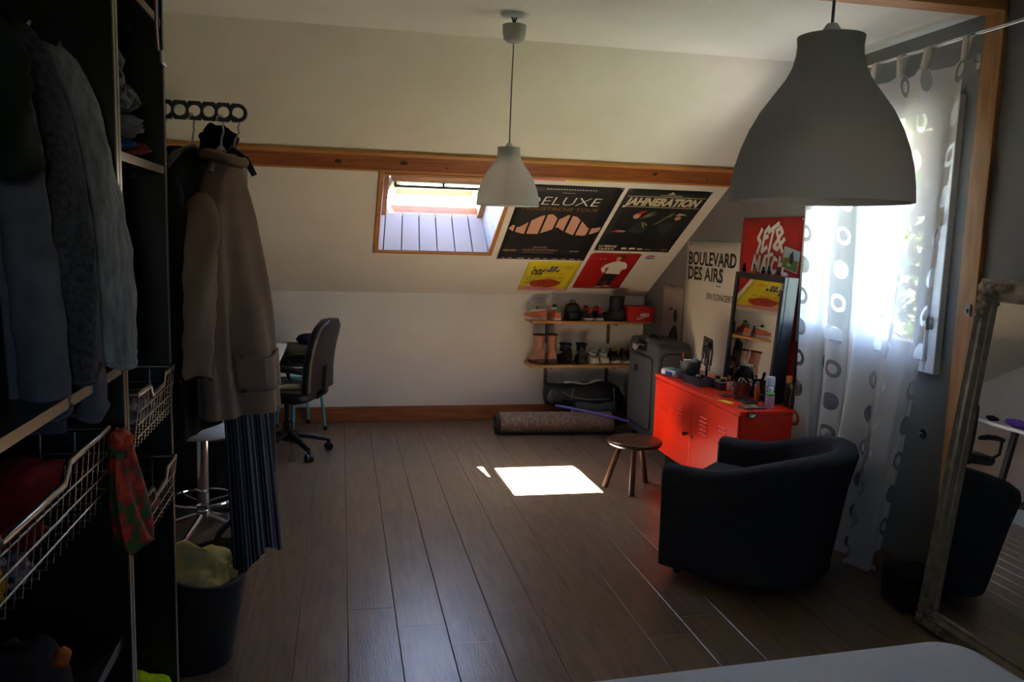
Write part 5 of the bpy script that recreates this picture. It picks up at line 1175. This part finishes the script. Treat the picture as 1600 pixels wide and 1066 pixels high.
for p in ln.v:
    v = Vector(p); w_ = v+Vector((mnoise.noise(v*6), mnoise.noise(v*6+Vector((5, 2, 1))), 0))*.05
    k = .80+.55*abs(mnoise.noise(w_*9+Vector((3, 1, 2))))+.38*abs(mnoise.noise(w_*26))
    q = v*k; q.z = v.z*(.7+.9*abs(mnoise.noise(w_*7+Vector((8, 3, 5))))+.2)+.03*mnoise.noise(v*13)
    h_ = math.hypot(q.x, q.y)
    if h_ > .150: q.x *= .150/h_; q.y *= .150/h_
    vv.append(q)
ln.v = [tuple(v) for v in vv]
o = ln.build('bed_linen', M_yel, smooth=80); o.location = (-.50, 2.89, .262); tag(o, 'crumpled pale yellow linen in the black tub', 'linen')

# ------------------------------------------------------------------ bar stool, bookcase
bs = T('bar_stool', 'white and chrome stool half hidden by the coats', 'stool', (-.66, 4.12, 0))
MB().lathe([(.17, .515), (.185, .53), (.188, .56), (.175, .59), (.0, .60)], 36).build('seat', M_pvc, bs, smooth=50)
MB().lathe([(.028, .10), (.028, .515)], 20).lathe([(.036, .09), (.036, .13)], 20).build('column', M_chrome, bs, smooth=40)
MB().tube([(.15*cos(2*PI*k/36), .15*sin(2*PI*k/36), .19) for k in range(36)], .008, 8, closed=True).build('foot_ring', M_chrome, bs, smooth=1)
for k in range(3): a = .4+2*PI*k/3; MB().tube([(.03*cos(a), .03*sin(a), .17), (.15*cos(a), .15*sin(a), .19)], .006, 8).build('ring_strut', M_chrome, bs, smooth=1)
for k in range(4):
    a = rad(-108)+PI/2*k
    lg = MB().tube([(.02*cos(a), .02*sin(a), .11), (.23*cos(a), .23*sin(a), .028)], [.014, .010], 12).build('leg', M_chrome, bs, smooth=1)
    MB().lathe([(.028, 0), (.03, .008), (.02, .026), (.008, .034)], 14, (.235*cos(a), .235*sin(a), 0)).build('foot_cap', mat('grey_rubber', (110, 110, 114), .7), lg, smooth=50)
bc = T('bookcase', 'tall dark open bookcase behind the hanging coats', 'bookcase', (-.88, 4.52, 0))
M_edge2 = wood('walnut_edge', (98, 82, 66), (80, 66, 52), 2, .6)
for s_ in (-1, 1):
    p = MB().b(s_*.38-.01, s_*.38+.01, -.12, .12, 0, 1.835).build('side_panel', M_black, bc); MB().b(s_*.38-.01, s_*.38+.01, -.122, -.12, 0, 1.835).build('edge', M_edge2, p)
MB().b(-.37, .37, .11, .12, .05, 1.83).build('back', M_black, bc)
for z in (.06, .42, .78, 1.14, 1.5, 1.825): 
    p = MB().b(-.37, .37, -.12, .11, z-.02, z).build('shelf', M_black, bc); MB().b(-.37, .37, -.122, -.12, z-.02, z).build('edge', M_edge2, p)
gK = 'things in the dark bookcase'
for k, (x, z, wd, h, c, lb) in enumerate(((.33, 1.502, .05, .2, (30, 60, 44), 'dark green box file on the top bookcase shelf'), (.26, 1.502, .05, .22, (40, 34, 40), 'dark plum box file on the top bookcase shelf'), (.30, .062, .12, .20, (24, 24, 26), 'black storage box at the bottom of the bookcase'))):
    t = T('box_file', lb, 'box', (-.88+x, 4.50, z), 0, gK); MB().b(-wd/2, wd/2, -.09, .09, 0, h).build('case', pl('file%d' % k, c, .6), t, bevel=.003); MB().lathe([(.009, 0), (.009, .002)], 10).build('finger_ring', M_metal, t, xf=Matrix.Translation((0, -.0905, h*.25)) @ Matrix.Rotation(PI/2, 4, 'X'))

# ------------------------------------------------------------------ desk, office chair, turquoise stool
dk = T('desk', 'white desk along the left wall beside the office chair', 'desk', (-.82, 5.19, 0))
MB().b(-.46, .46, -.53, .53, .715, .74).build('desktop', mat('desk_white', (222, 214, 198), .45), dk, bevel=.003)
for x, y in ((-.42, -.48), (-.42, .48), (.40, -.48), (.40, .0)): MB().b(x-.02, x+.02, y-.02, y+.02, 0, .715).build('leg', M_gmetal, dk, bevel=.003)
gD = 'things on the desk'
tag(cloth('purple_case', 'purple soft case on the desk', fab('purple', (96, 62, 140)), (-.55, 5.30, .775), (.06, .13, .034), .2, 2, 2, gD, .7405, cat='case'))
tag(cloth('brown_pouch', 'brown pouch lying behind the purple case on the desk', fab('saddle', (130, 80, 40)), (-.68, 5.34, .772), (.05, .10, .032), .2, 2, 5, gD, .7405, cat='pouch'))
tag(cloth('black_pouch', 'small black pouch at the far end of the desk', fab('blk2', (24, 22, 26)), (-.52, 5.54, .763), (.04, .05, .022), .2, 2, 6, gD, .7405, cat='pouch'))
bottle('teal_tube', 'teal tube standing on the desk by the wall', (-.95, 5.55, .7405), [(.02, 0), (.022, .004), (.03, .12), (.034, .16), (.01, .162)], pl('tealtube', (30, 130, 130)), None, None, group=gD)
o = MB().b(-.98, -.75, 5.0, 5.35, 0, .11).build('white_box', INK['white'], bevel=.003); tag(o, 'white cardboard box on the floor under the desk', 'box')
oc = T('office_chair', 'black padded office chair turned towards the desk', 'chair', (-.35, 5.62, 0), math.atan2(.38, -.925)-PI/2)
M_lea = mat('black_leather', (26, 25, 27), .42, 0, (20, 19, 21), 40, bump=.15)
soft_block(-.235, .235, -.22, .24, .385, .465, .09, .035).build('seat', M_lea, oc, smooth=60)
rings = []
for k in range(11):
    f = k/10; z = .46+.47*f; wd = .21*(1-.10*f)*math.sqrt(max(.02, 1-max(0, (f-.8)/.22)**2)); yb = -.215-.085*f+.05*math.sin(f*PI)*.5
    rings.append([(wd*math.copysign(abs(cos(a))**.5, cos(a)), yb+.042*math.copysign(abs(sin(a))**.7, sin(a)), z) for a in [2*PI*j/28 for j in range(28)]])
MB().loft(rings).build('backrest', M_lea, oc, smooth=60)
for s_ in (-1, 1):
    MB().tube([(s_*.26, .14, .615), (s_*.265, .0, .625), (s_*.26, -.15, .62), (s_*.235, -.215, .60)], [.018, .022, .022, .016], 10).build('armrest', M_blk, oc, smooth=60)
    MB().tube([(s_*.262, .12, .61), (s_*.265, .13, .50), (s_*.20, .06, .40)], .013, 8).build('arm_bracket', M_blk, oc, smooth=60)
MB().tube([(0, -.2, .40), (0, -.26, .46), (0, -.27, .62)], .02, 8).b(-.09, .09, -.1, .1, .355, .388).build('mechanism', M_blk, oc, bevel=.005)
MB().lathe([(.035, .09), (.035, .22), (.024, .225), (.024, .36)], 18).build('gas_lift', M_blk, oc, smooth=40)
# star base: casters where the photo shows them
rz_ = oc.rotation_euler.z
for k in range(5):
    a = math.atan2(5.39-5.62, -.207+.35)+2*PI*k/5-rz_
    lg = MB().tube([(.02*cos(a), .02*sin(a), .135), (.14*cos(a), .14*sin(a), .115), (.27*cos(a), .27*sin(a), .078)], [.026, .022, .015], 10).build('base_leg', M_blk, oc, smooth=60)
    c_ = Vector((.275*cos(a), .275*sin(a), .027)); tdir = Vector((-sin(a), cos(a), 0))
    MB().tube([c_-tdir*.022, c_-tdir*.005], .027, 16).tube([c_+tdir*.005, c_+tdir*.022], .027, 16).tube([c_, c_+Vector((0, 0, .05))], .012, 10).build('caster', M_blk, lg, smooth=40)
o = MB().b(-.09, .05, -.06, .04, 0, .012).build('paper_packet', INK['cream'], bevel=.001); o.location = (-.33, 5.56, .466); o.rotation_euler = (0, 0, .4); tag(o, 'pale paper packet lying on the office chair seat', 'paper')
o = MB().tube([(.09*cos(a), .075*sin(a), .005) for a in [-2.6+k*.22 for k in range(22)]], .004, 6).build('white_cable', INK['silver'], smooth=60); o.location = (-.33, 5.55, .466); tag(o, 'loop of pale cable on the office chair seat', 'cable')
ts = T('metal_stool', 'turquoise metal stool against the knee wall', 'stool', (-.30, 6.32, 0))
M_tq = mat('turquoise_enamel', (84, 164, 160), .35)
MB().lathe([(.15, .405), (.165, .41), (.168, .42), (.16, .432), (.0, .434)], 32).build('seat', M_tq, ts, smooth=50)
for a in (rad(-15), rad(75), rad(165), rad(255)):
    lg = MB().tube([(.10*cos(a), .10*sin(a), .42), (.135*cos(a), .135*sin(a), .41), (.148*cos(a), .148*sin(a), .375), (.19*cos(a), .19*sin(a), .012)], .012, 10).build('leg', M_tq, ts, smooth=60)
    MB().lathe([(.015, 0), (.015, .03), (.012, .032)], 10, (.19*cos(a), .19*sin(a), 0)).build('rubber_foot', M_blk, lg, smooth=40)
t = T('white_tray_box', 'open white box on the turquoise stool', 'box', (-.32, 6.28, .435))
MB().b(-.15, .15, -.13, .13, 0, .012).build('base', INK['white'], t); 
for a in ((-.15, .15, -.13, -.122), (-.15, .15, .122, .13), (-.15, -.142, -.122, .122), (.142, .15, -.122, .122)): MB().b(*a, .012, .075).build('side', INK['white'], t)
MB().b(-.08, .06, -.1315, -.1302, .02, .06).build('dark_label', M_blk, t)
o = MB().b(-.49, -.15, 6.13, 6.44, .511, .535).build('dark_folder', M_blk, bevel=.003); tag(o, 'flat black folder on the white box', 'folder')
gP = 'clothes piled on the turquoise stool'
cloth('folded_trousers', 'folded olive trousers, lower of the pile on the turquoise stool', fab('olive', (74, 70, 56)), (-.33, 6.28, .575), (.165, .12, .042), .2, 2, 3, gP, .536)
cloth('folded_jumper', 'folded khaki jumper in the middle of the turquoise stool pile', fab('khaki', (86, 82, 66)), (-.345, 6.28, .635), (.155, .11, .036), .25, 2, 4, gP)
cloth('rolled_garment', 'rolled navy garment on top of the turquoise stool pile', fab('navy2', (26, 28, 56)), (-.23, 6.27, .695), (.10, .09, .045), .2, 2, 5, gP)
